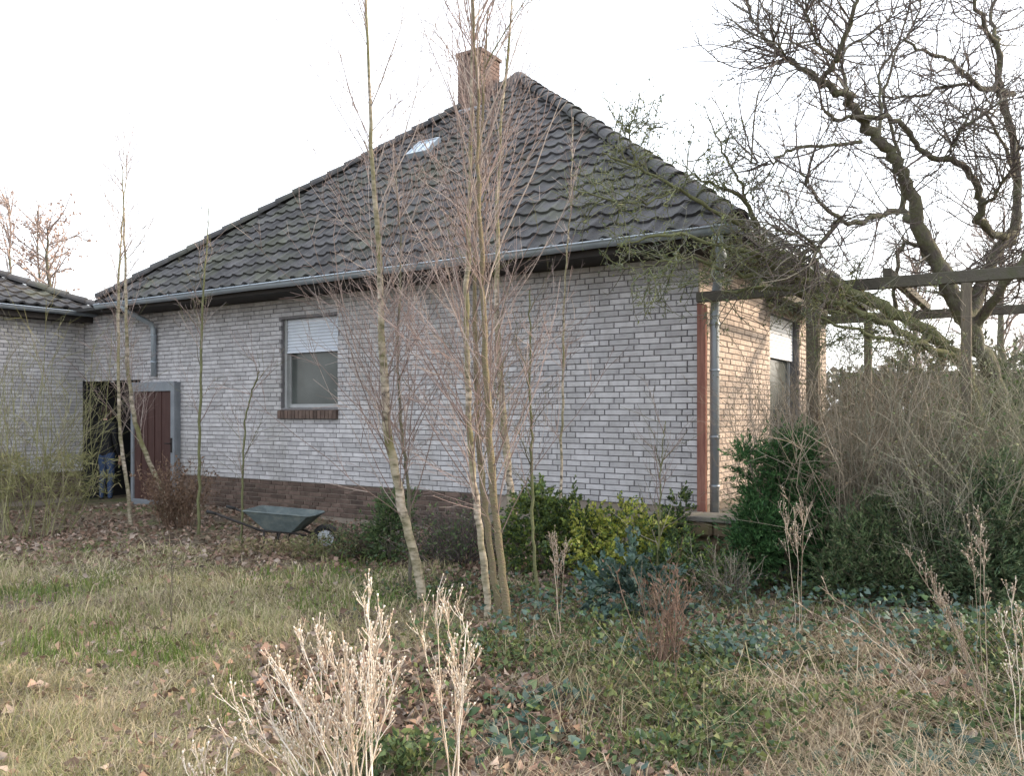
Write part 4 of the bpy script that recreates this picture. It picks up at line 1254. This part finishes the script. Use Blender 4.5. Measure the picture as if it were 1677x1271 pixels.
DARKG = [(.034, .092, .030), (.055, .125, .042), (.085, .165, .06), (.028, .07, .028)]
lobes('juniper_bush', 1285, 7.5, [(-.33, 1.15, 0, .10, .13), (.04, 1.16, 0, .19, .18), (.15, 1.30, .02, .11, .11), (-.12, .88, .1, .17, .14), (-.23, .63, -.05, .21, .18), (.20, .78, .05, .22, .18), (-.29, .36, -.05, .19, .22), (.05, .48, 0, .23, .22), (.42, .38, -.05, .19, .17), (.58, .33, 0, .13, .14), (.20, .30, .1, .2, .18)], 46000, 60,
      'dark green fluffy juniper bush before the terrace edge', DARKG, size=(.03, .07), width=.22)
lobes('boxwood_bush', 905, 8.0, [(-.15, .55, 0, .28, .26), (.1, .48, 0, .3, .25), (.25, .35, -.1, .28, .26), (-.2, .3, 0, .3, .28), (-.1, .72, .1, .16, .12)], 11000, 61,
      'dark leafy evergreen bush beside the birch clump', GREEN + YEL[2:3] + [(.15, .19, .05), (.10, .14, .035)], size=(.03, .055), width=.55, upb=.2)
lobes('euonymus_bush', 1010, 7.7, [(-.25, .42, 0, .24, .22), (.08, .40, -.05, .26, .26), (.3, .42, 0, .22, .22), (.32, .2, -.1, .2, .2), (-.1, .2, -.1, .3, .2), (.0, .62, .05, .14, .1)], 10000, 62,
      'yellow-green variegated shrub below the blank wall', YEL + YEL[:2] + GREEN[:2], size=(.03, .055), width=.55, upb=.2)
lobes('low_shrub', 1120, 7.3, [(-.1, .2, 0, .3, .2), (.25, .18, 0, .25, .18), (.0, .35, .3, .2, .16)], 5000, 63,
      'low green shrub at the foot of the rough stone edge', GREEN + YEL[2:3], size=(.03, .05), width=.5, upb=.2)
lobes('low_shrub', 1100, 8.35, [(0, .42, 0, .14, .14), (.08, .58, 0, .10, .12), (-.12, .3, 0, .14, .14)], 2200, 85,
      'small green sprig against the wall foot by the corner board', GREEN + YEL[2:3], size=(.03, .05), width=.5, upb=.3)
lobes('yew_seedling', 640, 8.6, [(0, .35, 0, .17, .22), (.05, .6, 0, .12, .16), (-.06, .2, 0, .18, .16)], 3500, 64,
      'small dark green seedling bush left of the bent birch', GREEN, size=(.04, .07), width=.3)
lobes('broom_bush', 1470, 7.0, [(-.32, .42, 0, .26, .30), (.05, .55, .1, .30, .36), (.33, .42, 0, .25, .30), (-.05, .25, -.1, .36, .25), (.45, .2, -.1, .26, .22), (-.5, .2, -.05, .22, .2)], 26000, 65,
      'fine leaved dark green bush between juniper and pergola post', [(.075, .115, .05), (.10, .145, .065), (.13, .17, .08), (.055, .09, .05), (.15, .15, .09)], size=(.03, .07), width=.2, upb=.8)
lobes('broom_bush', 1640, 6.6, [(-.15, .55, 0, .3, .4), (.15, .75, .1, .34, .4), (.3, .45, 0, .34, .4), (-.2, .28, -.1, .3, .28), (.1, .95, .2, .24, .25)], 26000, 66,
      'tall dark green bush right of the pergola post', [(.07, .115, .055), (.095, .145, .07), (.12, .165, .085), (.05, .085, .05), (.13, .15, .085)], size=(.03, .07), width=.22, upb=.7)
lobes('ivy_mound', 1035, 6.3, [(-.1, .25, 0, .22, .22), (.15, .18, 0, .25, .18), (0, .42, .05, .14, .14)], 2600, 67,
      'bluish green leafy mound in front of the yellow-green shrub', BLUEG, size=(.04, .07), width=.6, upb=.1)
lobes('hedge_bush', 1560, 12.5, [(-1.5, 1.3, 0, .7, .9), (-.8, 1.5, 0, .8, .9), (.3, 1.75, 0, .9, .9), (1.2, 1.6, 0, .9, .9), (-.2, .6, -.2, 1.1, .7), (-.9, .5, -.2, 1.0, .6)], 15000, 68,
      'grey-green hedge bush far behind the pergola', [(.12, .13, .09), (.09, .10, .075), (.15, .15, .11), (.16, .14, .11)], size=(.06, .12), width=.5, upb=.2)
lobes('hedge_bush', 1690, 10.0, [(-.5, 1.1, 0, .6, .7), (.3, 1.6, 0, .8, .9), (.0, .5, -.2, .9, .5)], 8000, 69,
      'dense green hedge bush behind the apple trunk', GREEN + [(.08, .11, .05)], size=(.05, .1), width=.5, upb=.2)

twig_bush('bare_bush', 1395, 7.7, 1.3, 2.35, .9, 220, 70, 'dense bare brown twig bush in front of the plank fence', BROWN, leaf=[(.16, .12, .075), (.2, .16, .1)], nleaf=1600, leafsize=(.015, .03))
twig_bush('bare_bush', 1500, 7.75, 1.2, 2.3, .9, 210, 71, 'grey-green tangled twig bush left of the pergola post', [(.22, .215, .165), (.28, .27, .215), (.17, .175, .125)], leaf=[(.14, .17, .09), (.10, .13, .06)], nleaf=2200, leafsize=(.015, .03))
twig_bush('bare_bush', 1640, 7.5, 1.0, 2.2, .8, 150, 72, 'tangled mossy twigs at the apple trunk', [(.18, .185, .125), (.24, .24, .18), (.14, .145, .10)], leaf=[(.13, .17, .08), (.09, .13, .06)], nleaf=2600, leafsize=(.02, .04))
twig_bush('bare_bush', 1300, 8.05, .7, 2.1, .5, 80, 91, 'thin pale brush rising behind the juniper before the side window', BROWN, leaf=[(.20, .18, .10), (.15, .17, .08)], nleaf=900, leafsize=(.015, .035), spread=.28)
twig_bush('bare_bush', 1565, 6.9, .8, 1.6, .6, 110, 92, 'pale grey brush in front of the pergola post', [(.24, .22, .17), (.30, .28, .22), (.19, .18, .13)], leaf=[(.13, .17, .08), (.18, .19, .10)], nleaf=1800, leafsize=(.02, .04), spread=.4)
twig_bush('weed_tuft', 440, 8.95, .8, .24, .35, 80, 93, 'dry weed tuft standing before the wheelbarrow legs', [(.30, .25, .17), (.24, .19, .13), (.20, .19, .09)], leaf=[(.22, .20, .10), (.25, .18, .12)], nleaf=700, leafsize=(.03, .07), spread=.45, base_w=1.0, leafw=(.2, .5), cat_='weed', r=.003, sub=3)
twig_bush('weed_tuft', 530, 8.9, .6, .30, .35, 80, 94, 'dry weed tuft half covering the barrow wheel', [(.26, .22, .15), (.17, .17, .08), (.20, .16, .11)], leaf=[(.13, .15, .06), (.19, .17, .09)], nleaf=900, leafsize=(.03, .06), spread=.45, base_w=1.0, leafw=(.2, .5), cat_='weed', r=.003, sub=3)
twig_bush('green_stemmed_bush', 40, 10.4, 1.15, 2.9, 1.1, 66, 73, 'yellow-green stemmed bush spreading against the wing wall', [(.20, .20, .09), (.25, .24, .13), (.17, .165, .085), (.19, .165, .12)], r=.0058,
          leaf=[(.22, .215, .09), (.17, .175, .075), (.26, .235, .13)], nleaf=4800, leafsize=(.05, .13), spread=.24, leafz=(0, .36), base_w=.75, leafw=(.06, .12))
twig_bush('bramble_bush', 590, 8.9, .8, .50, .6, 70, 74, 'low dark bramble growing around the barrow wheel', [(.07, .055, .05), (.11, .08, .065), (.09, .09, .05)], leaf=GREEN + [(.12, .08, .06)], nleaf=900, leafsize=(.02, .05), spread=.8, up=-.2)
twig_bush('bramble_bush', 740, 8.4, 1.1, .75, .8, 90, 75, 'purple-grey twig thicket between the birches and the wall', [(.09, .075, .075), (.12, .10, .095), (.07, .06, .06)], leaf=GREEN + [(.10, .085, .08)], nleaf=1500, leafsize=(.02, .05), spread=.7, up=-.1)
twig_bush('bramble_bush', 290, 10.8, 1.0, .9, .6, 70, 76, 'reddish dry stalks below the bent birch', [(.17, .11, .075), (.22, .15, .105), (.13, .085, .06)], leaf=[(.17, .11, .075), (.13, .09, .065)], nleaf=1400, leafsize=(.03, .06), spread=.35)
twig_bush('bare_bush', 1190, 7.0, .7, .55, .5, 50, 77, 'low bare twigs in front of the stone edge', BROWN + [(.15, .14, .13)], leaf=GREEN, nleaf=700, leafsize=(.02, .04), spread=.6)
twig_bush('bare_bush', 1080, 5.0, .35, .75, .3, 22, 78, 'small reddish brown twig bush among the ivy', [(.12, .075, .055), (.16, .11, .085)], leaf=[(.13, .08, .06), (.10, .07, .05)], nleaf=300, leafsize=(.02, .04), spread=.3)

# ---- background trees behind the roofs
def far_tree(name, px, d, toppy, w, seed, label, pal, nl, leaf=None, narrow=False):
    rng = np.random.default_rng(seed)
    base = ground_at(px, d); base[2] = 0
    H = EYE - (toppy - HY) / FPX * d
    root = empty(name, tuple(base)); tag(root, label, 'tree')
    tp = smooth_path(np.array([[0, 0, -.1], [.05 * w, 0, H * .35], [0, .1, H * .7], [.03, 0, H]]), 14, rng, .04)
    V, Q = tubes_np(tp[None], np.linspace(.16 if not narrow else .09, .02, 14)[None], 7)
    link('trunk', mesh_np('trunk', V, Q, smooth=True), M['applebark'], root)
    p1 = spawn(tp[None], 34 if not narrow else 40, .3, .98, 50 if not narrow else 22, w * .35, w * .75, rng, 7, .3, .1, bias=.6)
    p2 = spawn(p1, 7, .2, 1, 40, w * .1, w * .3, rng, 5, .2, .12)
    p3 = spawn(p2, 3, .2, 1, 40, w * .05, w * .12, rng, 3, .1, .12)
    parts = []
    for p, r0, k in ((p1, .03, 4), (p2, .012, 3), (p3, .009, 3)):
        N, K, _ = p.shape
        V, Q = tubes_np(p, taper(N, K, r0, .35), k); parts.append((V, Q, rnd_cols(N, pal, rng, K * k)))
    V, Q, c = cat(parts)
    tag(link('crown', mesh_np('crown', V, Q, col=c), M['twig'], root), kind='stuff')
    if nl:
        allq = p3.reshape(-1, 3); q = allq[rng.integers(0, len(allq), nl)] + rng.normal(0, .05, (nl, 3))
        L = rng.uniform(.08, .15, nl); V, Q = leaves_np(q, rng.normal(0, 1, (nl, 3)), L, L * .6, rng)
        tag(link('leaves', mesh_np('leaves', V, Q, col=rnd_cols(nl, leaf, rng, 5)), M['foliage'], root), kind='stuff')
TAN = [(.28, .225, .205), (.34, .28, .26), (.23, .185, .17)]
far_tree('beech_tree', 75, 26, 375, 3.2, 80, 'rust-leaved round beech behind the wing roof', TAN, 900, [(.36, .26, .22), (.30, .21, .175), (.40, .31, .27)])
far_tree('poplar_tree', 14, 30, 335, 2.2, 81, 'slim bare poplar behind the wing roof', TAN, 0, narrow=True)
far_tree('poplar_tree', 60, 34, 345, 2.0, 82, 'faint bare poplar rising over the rust-leaved beech', TAN, 0, narrow=True)
far_tree('garden_tree', 1500, 24, 430, 3.0, 83, 'bare garden tree beyond the hedge behind the pergola', TAN, 0)
far_tree('garden_tree', 1640, 21, 400, 3.2, 84, 'bare garden tree behind the dense green hedge', TAN, 0)

# far-off wood along the horizon
def far_wood():
    rng = np.random.default_rng(90)
    n = 14000
    x = rng.uniform(-120, 160, n); y = rng.uniform(88, 98, n)
    h = 4 + 3.5 * vnoise(x, x * 0, .07, 4)
    q = np.stack([x, y, rng.uniform(0, 1, n) ** .8 * h], 1)
    L = rng.uniform(.6, 1.4, n)
    V, Q = leaves_np(q, rng.normal(0, 1, (n, 3)), L, L * .8, rng)
    tag(link('far_wood', mesh_np('far_wood', V, Q, col=rnd_cols(n, [(.16, .15, .13), (.13, .14, .11), (.19, .17, .15)], rng, 5)), M['foliage']), 'grey-brown far wood along the horizon', 'wood', kind='stuff')
far_wood()

# ------------------------------------------------------------------ dry weeds
PALE = [(.62, .53, .43), (.72, .65, .56), (.52, .42, .32), (.78, .73, .66), (.42, .33, .25)]
GREYB = [(.27, .22, .17), (.34, .285, .23), (.21, .165, .125), (.40, .35, .295)]
def weed(px, d, tips, seed, label, pal=PALE, r=.0042, nb=9, bl=(.06, .2), zoff=0, spread=.05, heads=True, ang=24, group=None, t0=.5):
    rng = np.random.default_rng(seed)
    base = ground_at(px, d)
    root = empty('dry_weed', tuple(base)); tag(root, label, 'weed', group)
    P0 = []
    for (tx, ty) in tips:
        tip = P(tx, ty, d + rng.uniform(-.12, .12)) - base
        b = np.array([rng.uniform(-1, 1) * spread, rng.uniform(-1, 1) * spread, -.03])
        mid = b * .5 + tip * .5 + np.array([-(tip[0] - b[0]) * .10, 0, .04 * tip[2]])
        P0.append(smooth_path(np.array([b, mid, tip]), 9, rng, .004))
    p0 = np.stack(P0)
    p1 = spawn(p0, nb, t0, .99, ang, bl[0], bl[1], rng, 5, .55, .06, bias=.7)
    p2 = spawn(p1, 5, .35, 1.0, 28, bl[0] * .35, bl[1] * .38, rng, 4, .4, .06, bias=.3)
    parts = []
    for p, r0, k, e in ((p0, r, 6, .55), (p1, r * .5, 4, .7), (p2, r * .34, 3, .8)):
        N, K, _ = p.shape
        V, Q = tubes_np(p, taper(N, K, rng.uniform(.75, 1.2, N) * r0, e), k); parts.append((V, Q, rnd_cols(N, pal, rng, K * k, .12)))
    V, Q, c = cat(parts)
    tag(link('stalks', mesh_np('stalks', V, Q, col=c, smooth=True), M['dry'], root), kind='stuff')
    if heads:
        tipp = np.concatenate([p2[:, -1], p1[:, -1], p2[:, 2][::2]])
        dirs = np.concatenate([p2[:, -1] - p2[:, -2], p1[:, -1] - p1[:, -2], (p2[:, 2] - p2[:, 1])[::2] + [0, 0, .01]])
        m = len(tipp); s = rng.uniform(.0028, .0068, m)[:, None] * (r / .0034) ** .5
        dd = nrm(dirs)
        pts = np.stack([tipp - dd * s * .3, tipp + dd * s * .4, tipp + dd * s * 1.1, tipp + dd * s * 1.5], 1)
        rad = s * np.array([[.25, .5, .62, .4]])
        V, Q = tubes_np(pts, rad, 5)
        tag(link('seed_heads', mesh_np('seed_heads', V, Q, col=rnd_cols(m, pal, rng, 20, .15), smooth=True), M['dry'], root), kind='stuff')
    return root

weed(585, 2.9, [(378, 1150), (395, 1215), (425, 1105), (455, 1085), (475, 1130), (495, 1062), (520, 1040), (540, 1075), (560, 1035), (572, 1090), (600, 992), (603, 1040), (628, 1030), (640, 1060), (650, 1100), (505, 1150), (440, 1180), (610, 1120), (560, 1140), (535, 1185), (470, 1205)],
     100, 'large pale dry weed clump with branching bleached seed stalks', r=.0034, nb=9, spread=.06)
weed(742, 3.1, [(712, 1000), (735, 1000), (765, 1018), (690, 1035), (770, 1085), (752, 1050)], 101, 'pale dry weed with dense seed heads right of the large clump', r=.0028, nb=8, spread=.04)
weed(335, 2.8, [(318, 1218), (338, 1230), (355, 1240), (372, 1225), (300, 1245)], 102, 'short pale weed tips left of the large clump', r=.003, nb=5, bl=(.03, .09), spread=.08)
weed(1312, 5.2, [(1300, 835), (1315, 850), (1285, 850)], 103, 'tall pale weed with flat seed head before the juniper', GREYB + PALE[:1], r=.0026, nb=9, bl=(.08, .2), spread=.02, t0=.65)
weed(915, 5.6, [(903, 880), (925, 900), (912, 905)], 104, 'grey dry weed with feathery head beside the birch clump', GREYB, r=.0032, nb=8, bl=(.06, .16), spread=.02, t0=.65)
weed(1640, 3.8, [(1490, 915), (1520, 940), (1545, 990), (1530, 965), (1560, 1040)], 105, 'leaning brown dry weed with seed spikes below the dark bush', GREYB, r=.0024, nb=9, bl=(.05, .14), spread=.05)
weed(1615, 4.2, [(1605, 860), (1590, 870), (1612, 905)], 106, 'upright dry weed with drooping seed head at the dark bush', GREYB + PALE[:1], r=.0024, nb=8, bl=(.05, .14), spread=.03, t0=.65)
weed(1680, 3.6, [(1655, 980), (1672, 1000), (1640, 1010)], 107, 'pale dry weed beneath the tall dark green bush', GREYB + PALE, r=.0024, nb=9, bl=(.05, .15), spread=.03)
weed(1545, 4.3, [(1380, 1010), (1300, 985), (1340, 960), (1420, 1000)], 108, 'fallen straw stalks leaning left over the ivy', GREYB + PALE[:1], r=.003, nb=3, bl=(.05, .15), spread=.08, heads=False)
weed(1370, 4.0, [(1530, 1075), (1560, 1100), (1500, 1110), (1240, 1080)], 109, 'flattened dry stalks lying across the ivy', GREYB, r=.0028, nb=3, bl=(.05, .15), spread=.08, heads=False)
weed(278, 6.0, [(284, 905), (281, 925)], 110, 'single thin dark stalk standing in the lawn', [(.10, .085, .07)], r=.0028, nb=3, bl=(.03, .08), spread=.01, heads=False)
weed(1090, 4.4, [(1085, 1010), (1105, 990), (1120, 1020), (1060, 1030)], 111, 'thin reddish dry stalks among the ivy leaves', [(.14, .09, .07), (.19, .14, .11)], r=.0026, nb=5, bl=(.05, .12), spread=.06, heads=False)

# ------------------------------------------------------------------ ground vegetation (uncountable)
def scatter(n, rng, pxr=(-60, 1740), dr=(2.9, 12.5), power=1.0):
    """random ground points, spread so the near ground is not bare"""
    d = 1 / rng.uniform(1 / dr[1] ** power, 1 / dr[0] ** power, n) ** (1 / power)
    px = rng.uniform(*pxr, n)
    x = (px - CX) / FPX * d
    return px, d, x

def not_house(x, y, m=.1):
    lx = (x - C0[0]) * ca - (y - C0[1]) * sa; ly = (x - C0[0]) * sa + (y - C0[1]) * ca
    front = ly < -m
    terr_ = (lx > -.42) & (ly > -.62)
    wing_ = lx < -11.85
    door_ = (lx < -8.8) & (ly > -.62)
    return front & ~terr_ & ~wing_ & ~door_

def blades(name, n, seed, dens, hr, pal, label, lean=.45, wid=.0032, dr=(2.7, 11.5), power=.55, pxr=(-60, 1740), jit=.2):
    rng = np.random.default_rng(seed)
    px, d, x = scatter(n * 3, rng, pxr, dr, power)
    keep = not_house(x, d) & (rng.uniform(0, 1, len(x)) < dens(px, d, x))
    px, d, x = px[keep][:n], d[keep][:n], x[keep][:n]; n = len(x)
    z = gz(x, d)
    tuft = vnoise(x, d, 2.2, seed)                    # tufts: common lean and height
    ang = vnoise(x, d, 1.1, seed + 5) * 4 * np.pi + rng.normal(0, 1.5, n)
    h = rng.uniform(*hr, n) * (.5 + 1.0 * tuft) * np.where(rng.uniform(0, 1, n) < .06, 1.9, 1)
    ln = np.abs(rng.normal(lean, .3, n)) * h
    dirx, diry = np.cos(ang) * ln, np.sin(ang) * ln
    w = wid * rng.uniform(.7, 1.4, n) * np.clip(d / 4.5, .8, 2.2)
    wa = rng.uniform(0, np.pi, n); wx, wy = np.cos(wa) * w, np.sin(wa) * w * .5
    b = np.stack([x, d, z - .01], 1); side = np.stack([wx, wy, 0 * w], 1)
    m1 = b + np.stack([dirx * .3, diry * .3, h * .62], 1)
    tp = b + np.stack([dirx, diry, h * np.clip(1 - .25 * (ln / h) ** 2, .3, 1)], 1)
    V = np.stack([b - side, b + side, m1 - side * .8, m1 + side * .8, tp], 1).reshape(-1, 3)
    i = np.arange(n)[:, None] * 5
    Q = i + np.array([[0, 1, 3, 2]]); T = i + np.array([[2, 3, 4]])
    pal = np.asarray(pal); m = len(pal)
    cn = np.clip(vnoise(x, d, .9, seed + 9) * .6 + vnoise(x, d, 3.1, seed + 3) * .4 + rng.normal(0, .16, n), 0, .999)
    c = pal[(cn * m).astype(int)] * rng.uniform(1 - jit, 1 + jit, (n, 1))
    c = np.repeat(c, 5, axis=0)
    tag(link(name, mesh_np(name, V, Q, T, col=c), M['blade']), label, 'grass', kind='stuff')

def lawn_d(px, d, x):
    edge = 9.0 + (vnoise(x, d, .8, 31) - .5) * 1.4
    a = np.clip((edge - d) / .6, 0, 1)
    right = np.clip((760 - px + (vnoise(x, d, 1.2, 33) - .5) * 420) / 220, .05, 1)
    hole = np.clip((vnoise(x, d, 1.0, 35) - .22) * 5, .12, 1)
    litter = np.where((px > 480) & (px < 720) & (d > 4.6) & (d < 7.2), .35, 1)
    return a * right * hole * litter
def patch_d(px, d, x):
    return lawn_d(px, d, x) * np.clip(1.15 - 1.6 * np.clip(vnoise(x, d, .75, 37) - .45, 0, 1) * 2, .15, 1)
MAT = [(.30, .25, .17), (.36, .31, .21), (.26, .225, .14), (.22, .22, .11), (.41, .36, .26), (.20, .165, .115)]
blades('matted_grass', 90000, 126, lawn_d, (.02, .055), MAT, 'flat brown matted old grass covering the lawn', lean=2.2, wid=.0026)
blades('dry_grass', 120000, 120, patch_d, (.03, .115), [(.37, .32, .20), (.43, .375, .25), (.33, .30, .165), (.24, .25, .11), (.40, .34, .23), (.29, .27, .15), (.35, .295, .21)], 'pale matted dry grass of the neglected lawn', lean=.75, wid=.0025)
def green_d(px, d, x):
    return np.clip((vnoise(x, d, 1.3, 41) - .55) * 4, 0, 1) * np.clip((9.6 - d) / 1.0, .0, 1) * .8
blades('green_grass', 26000, 121, green_d, (.04, .12), [(.10, .15, .035), (.13, .18, .05), (.16, .18, .06), (.08, .12, .035)], 'patches of short green grass and moss', lean=.5)
def straw_d(px, d, x):
    return np.clip((px - 700) / 250, 0, 1) * np.clip((vnoise(x, d, 1.6, 51) - .3) * 3, .1, 1) * np.clip((7.2 - d) / 1.0, 0, 1)
blades('straw', 30000, 122, straw_d, (.06, .22), [(.30, .25, .18), (.36, .31, .23), (.22, .18, .12), (.26, .24, .14)], 'flattened straw among ivy and fallen leaves', lean=1.6, wid=.0025)

def leaf_litter(n, seed):
    rng = np.random.default_rng(seed)
    px, d, x = scatter(n * 2, rng, dr=(2.7, 13.8), power=.5)
    band = np.clip((d - 8.0) / .7, 0, 1)
    mid = ((px > 420) & (px < 960) & (d > 4.0)) * .8 * np.clip((vnoise(x, d, 1.0, 61) - .25) * 3, 0, 1)
    right = (px > 760) * np.where(d < 4.6, 1.0, .65) * np.clip((vnoise(x, d, 1.5, 63) - .25) * 3, .1, 1)
    dens = np.maximum.reduce([band, mid, right, 0 * d + .05])
    k = not_house(x, d, .02) & (rng.uniform(0, 1, len(x)) < dens)
    px, d, x = px[k][:n], d[k][:n], x[k][:n]; n = len(x)
    q = np.stack([x, d, gz(x, d) + rng.uniform(.005, .05, n)], 1)
    dirs = np.stack([rng.normal(0, 1, n), rng.normal(0, 1, n), rng.normal(.05, .35, n)], 1)
    L = rng.uniform(.035, .085, n)
    V, Q = leaves_np(q, dirs, L, L * rng.uniform(.45, .8, n), rng, .35)
    c = rnd_cols(n, [(.20, .135, .10), (.26, .17, .13), (.15, .10, .075), (.30, .21, .165), (.22, .165, .12), (.13, .10, .08), (.31, .25, .21)], rng, 5, .22)
    tag(link('leaf_litter', mesh_np('leaf_litter', V, Q, col=c), M['litter']), 'brown fallen leaves lying on the ground', 'leaves', kind='stuff')
leaf_litter(42000, 130)

def ivy(n, seed):
    rng = np.random.default_rng(seed)
    px, d, x = scatter(n * 4, rng, pxr=(700, 1740), dr=(2.7, 7.8), power=.8)
    cl = vnoise(x, d, 1.4, 71) * .6 + vnoise(x, d, 3.5, 72) * .4
    dens = np.clip((cl - .52) * 7, 0, 1) * np.clip((px - 760) / 200, 0, 1) + .03
    dens = np.where((d > 5.0) & (px > 950), np.maximum(dens, .28), dens)
    k = not_house(x, d, .02) & (rng.uniform(0, 1, len(x)) < dens)
    px, d, x = px[k][:n], d[k][:n], x[k][:n]; n = len(x)
    hgt = rng.uniform(.02, .11, n) + np.where(d > 5, rng.uniform(0, .16, n), 0)
    ctr = np.stack([x, d, gz(x, d) + hgt], 1)
    # five lobed leaf as a fan
    outline = np.array([(0, -.15), (.42, -.42), (.50, .02), (.34, .38), (0, .85), (-.34, .38), (-.50, .02), (-.42, -.42)])
    nn = nrm(np.stack([rng.normal(0, .8, n), rng.normal(-.35, .8, n), np.ones(n)], 1))
    t1 = nrm(np.cross(nn, rng.normal(0, 1, (n, 3)))); t2 = np.cross(nn, t1)
    s = (rng.uniform(.028, .06, n) * np.where(d > 4.6, .75, 1.05))[:, None, None]
    P8 = ctr[:, None, :] + s * (outline[None, :, :1] * t1[:, None, :] + outline[None, :, 1:] * t2[:, None, :]) - s * (np.abs(outline[None, :, :1]) * .25) * nn[:, None, :]
    V = np.concatenate([ctr[:, None, :] + s[:, :1] * .02 * nn[:, None, :], P8], 1).reshape(-1, 3)
    i = np.arange(n)[:, None, None] * 9
    T = (i + np.array([[[0, 1 + k, 1 + (k + 1) % 8] for k in range(8)]])).reshape(-1, 3)
    c = rnd_cols(n, BLUEG + GREEN[:2] + [(.06, .10, .05), (.085, .12, .10)], rng, 9, .25)
    tag(link('ivy', mesh_np('ivy', V, None, T, col=c), M['foliage']), 'dark bluish green ivy creeping over the ground', 'ivy', kind='stuff')
ivy(5600, 140)

def low_herbs(n, seed):
    rng = np.random.default_rng(seed)
    px, d, x = scatter(n * 4, rng, pxr=(520, 1740), dr=(3.6, 9.4), power=.6)
    dens = np.clip((vnoise(x, d, 1.1, 81) - .35) * 3, .05, 1) * np.clip((px - 540) / 120, 0, 1)
    k = not_house(x, d, .02) & (rng.uniform(0, 1, len(x)) < dens)
    px, d, x = px[k][:n], d[k][:n], x[k][:n]; n = len(x)
    q = np.stack([x, d, gz(x, d) + rng.uniform(0, 1, n) ** 1.5 * .26 * vnoise(x, d, 1.7, 83)], 1)
    L = rng.uniform(.025, .055, n)
    V, Q = leaves_np(q, rng.normal(0, 1, (n, 3)) + [0, 0, .4], L, L * rng.uniform(.35, .7, n), rng)
    tag(link('low_herbs', mesh_np('low_herbs', V, Q, col=rnd_cols(n, GREEN + [(.11, .14, .045), (.14, .16, .06), (.09, .08, .05)], rng, 5)), M['foliage']), 'low green herbs between birches and house', 'herbs', kind='stuff')
low_herbs(34000, 150)
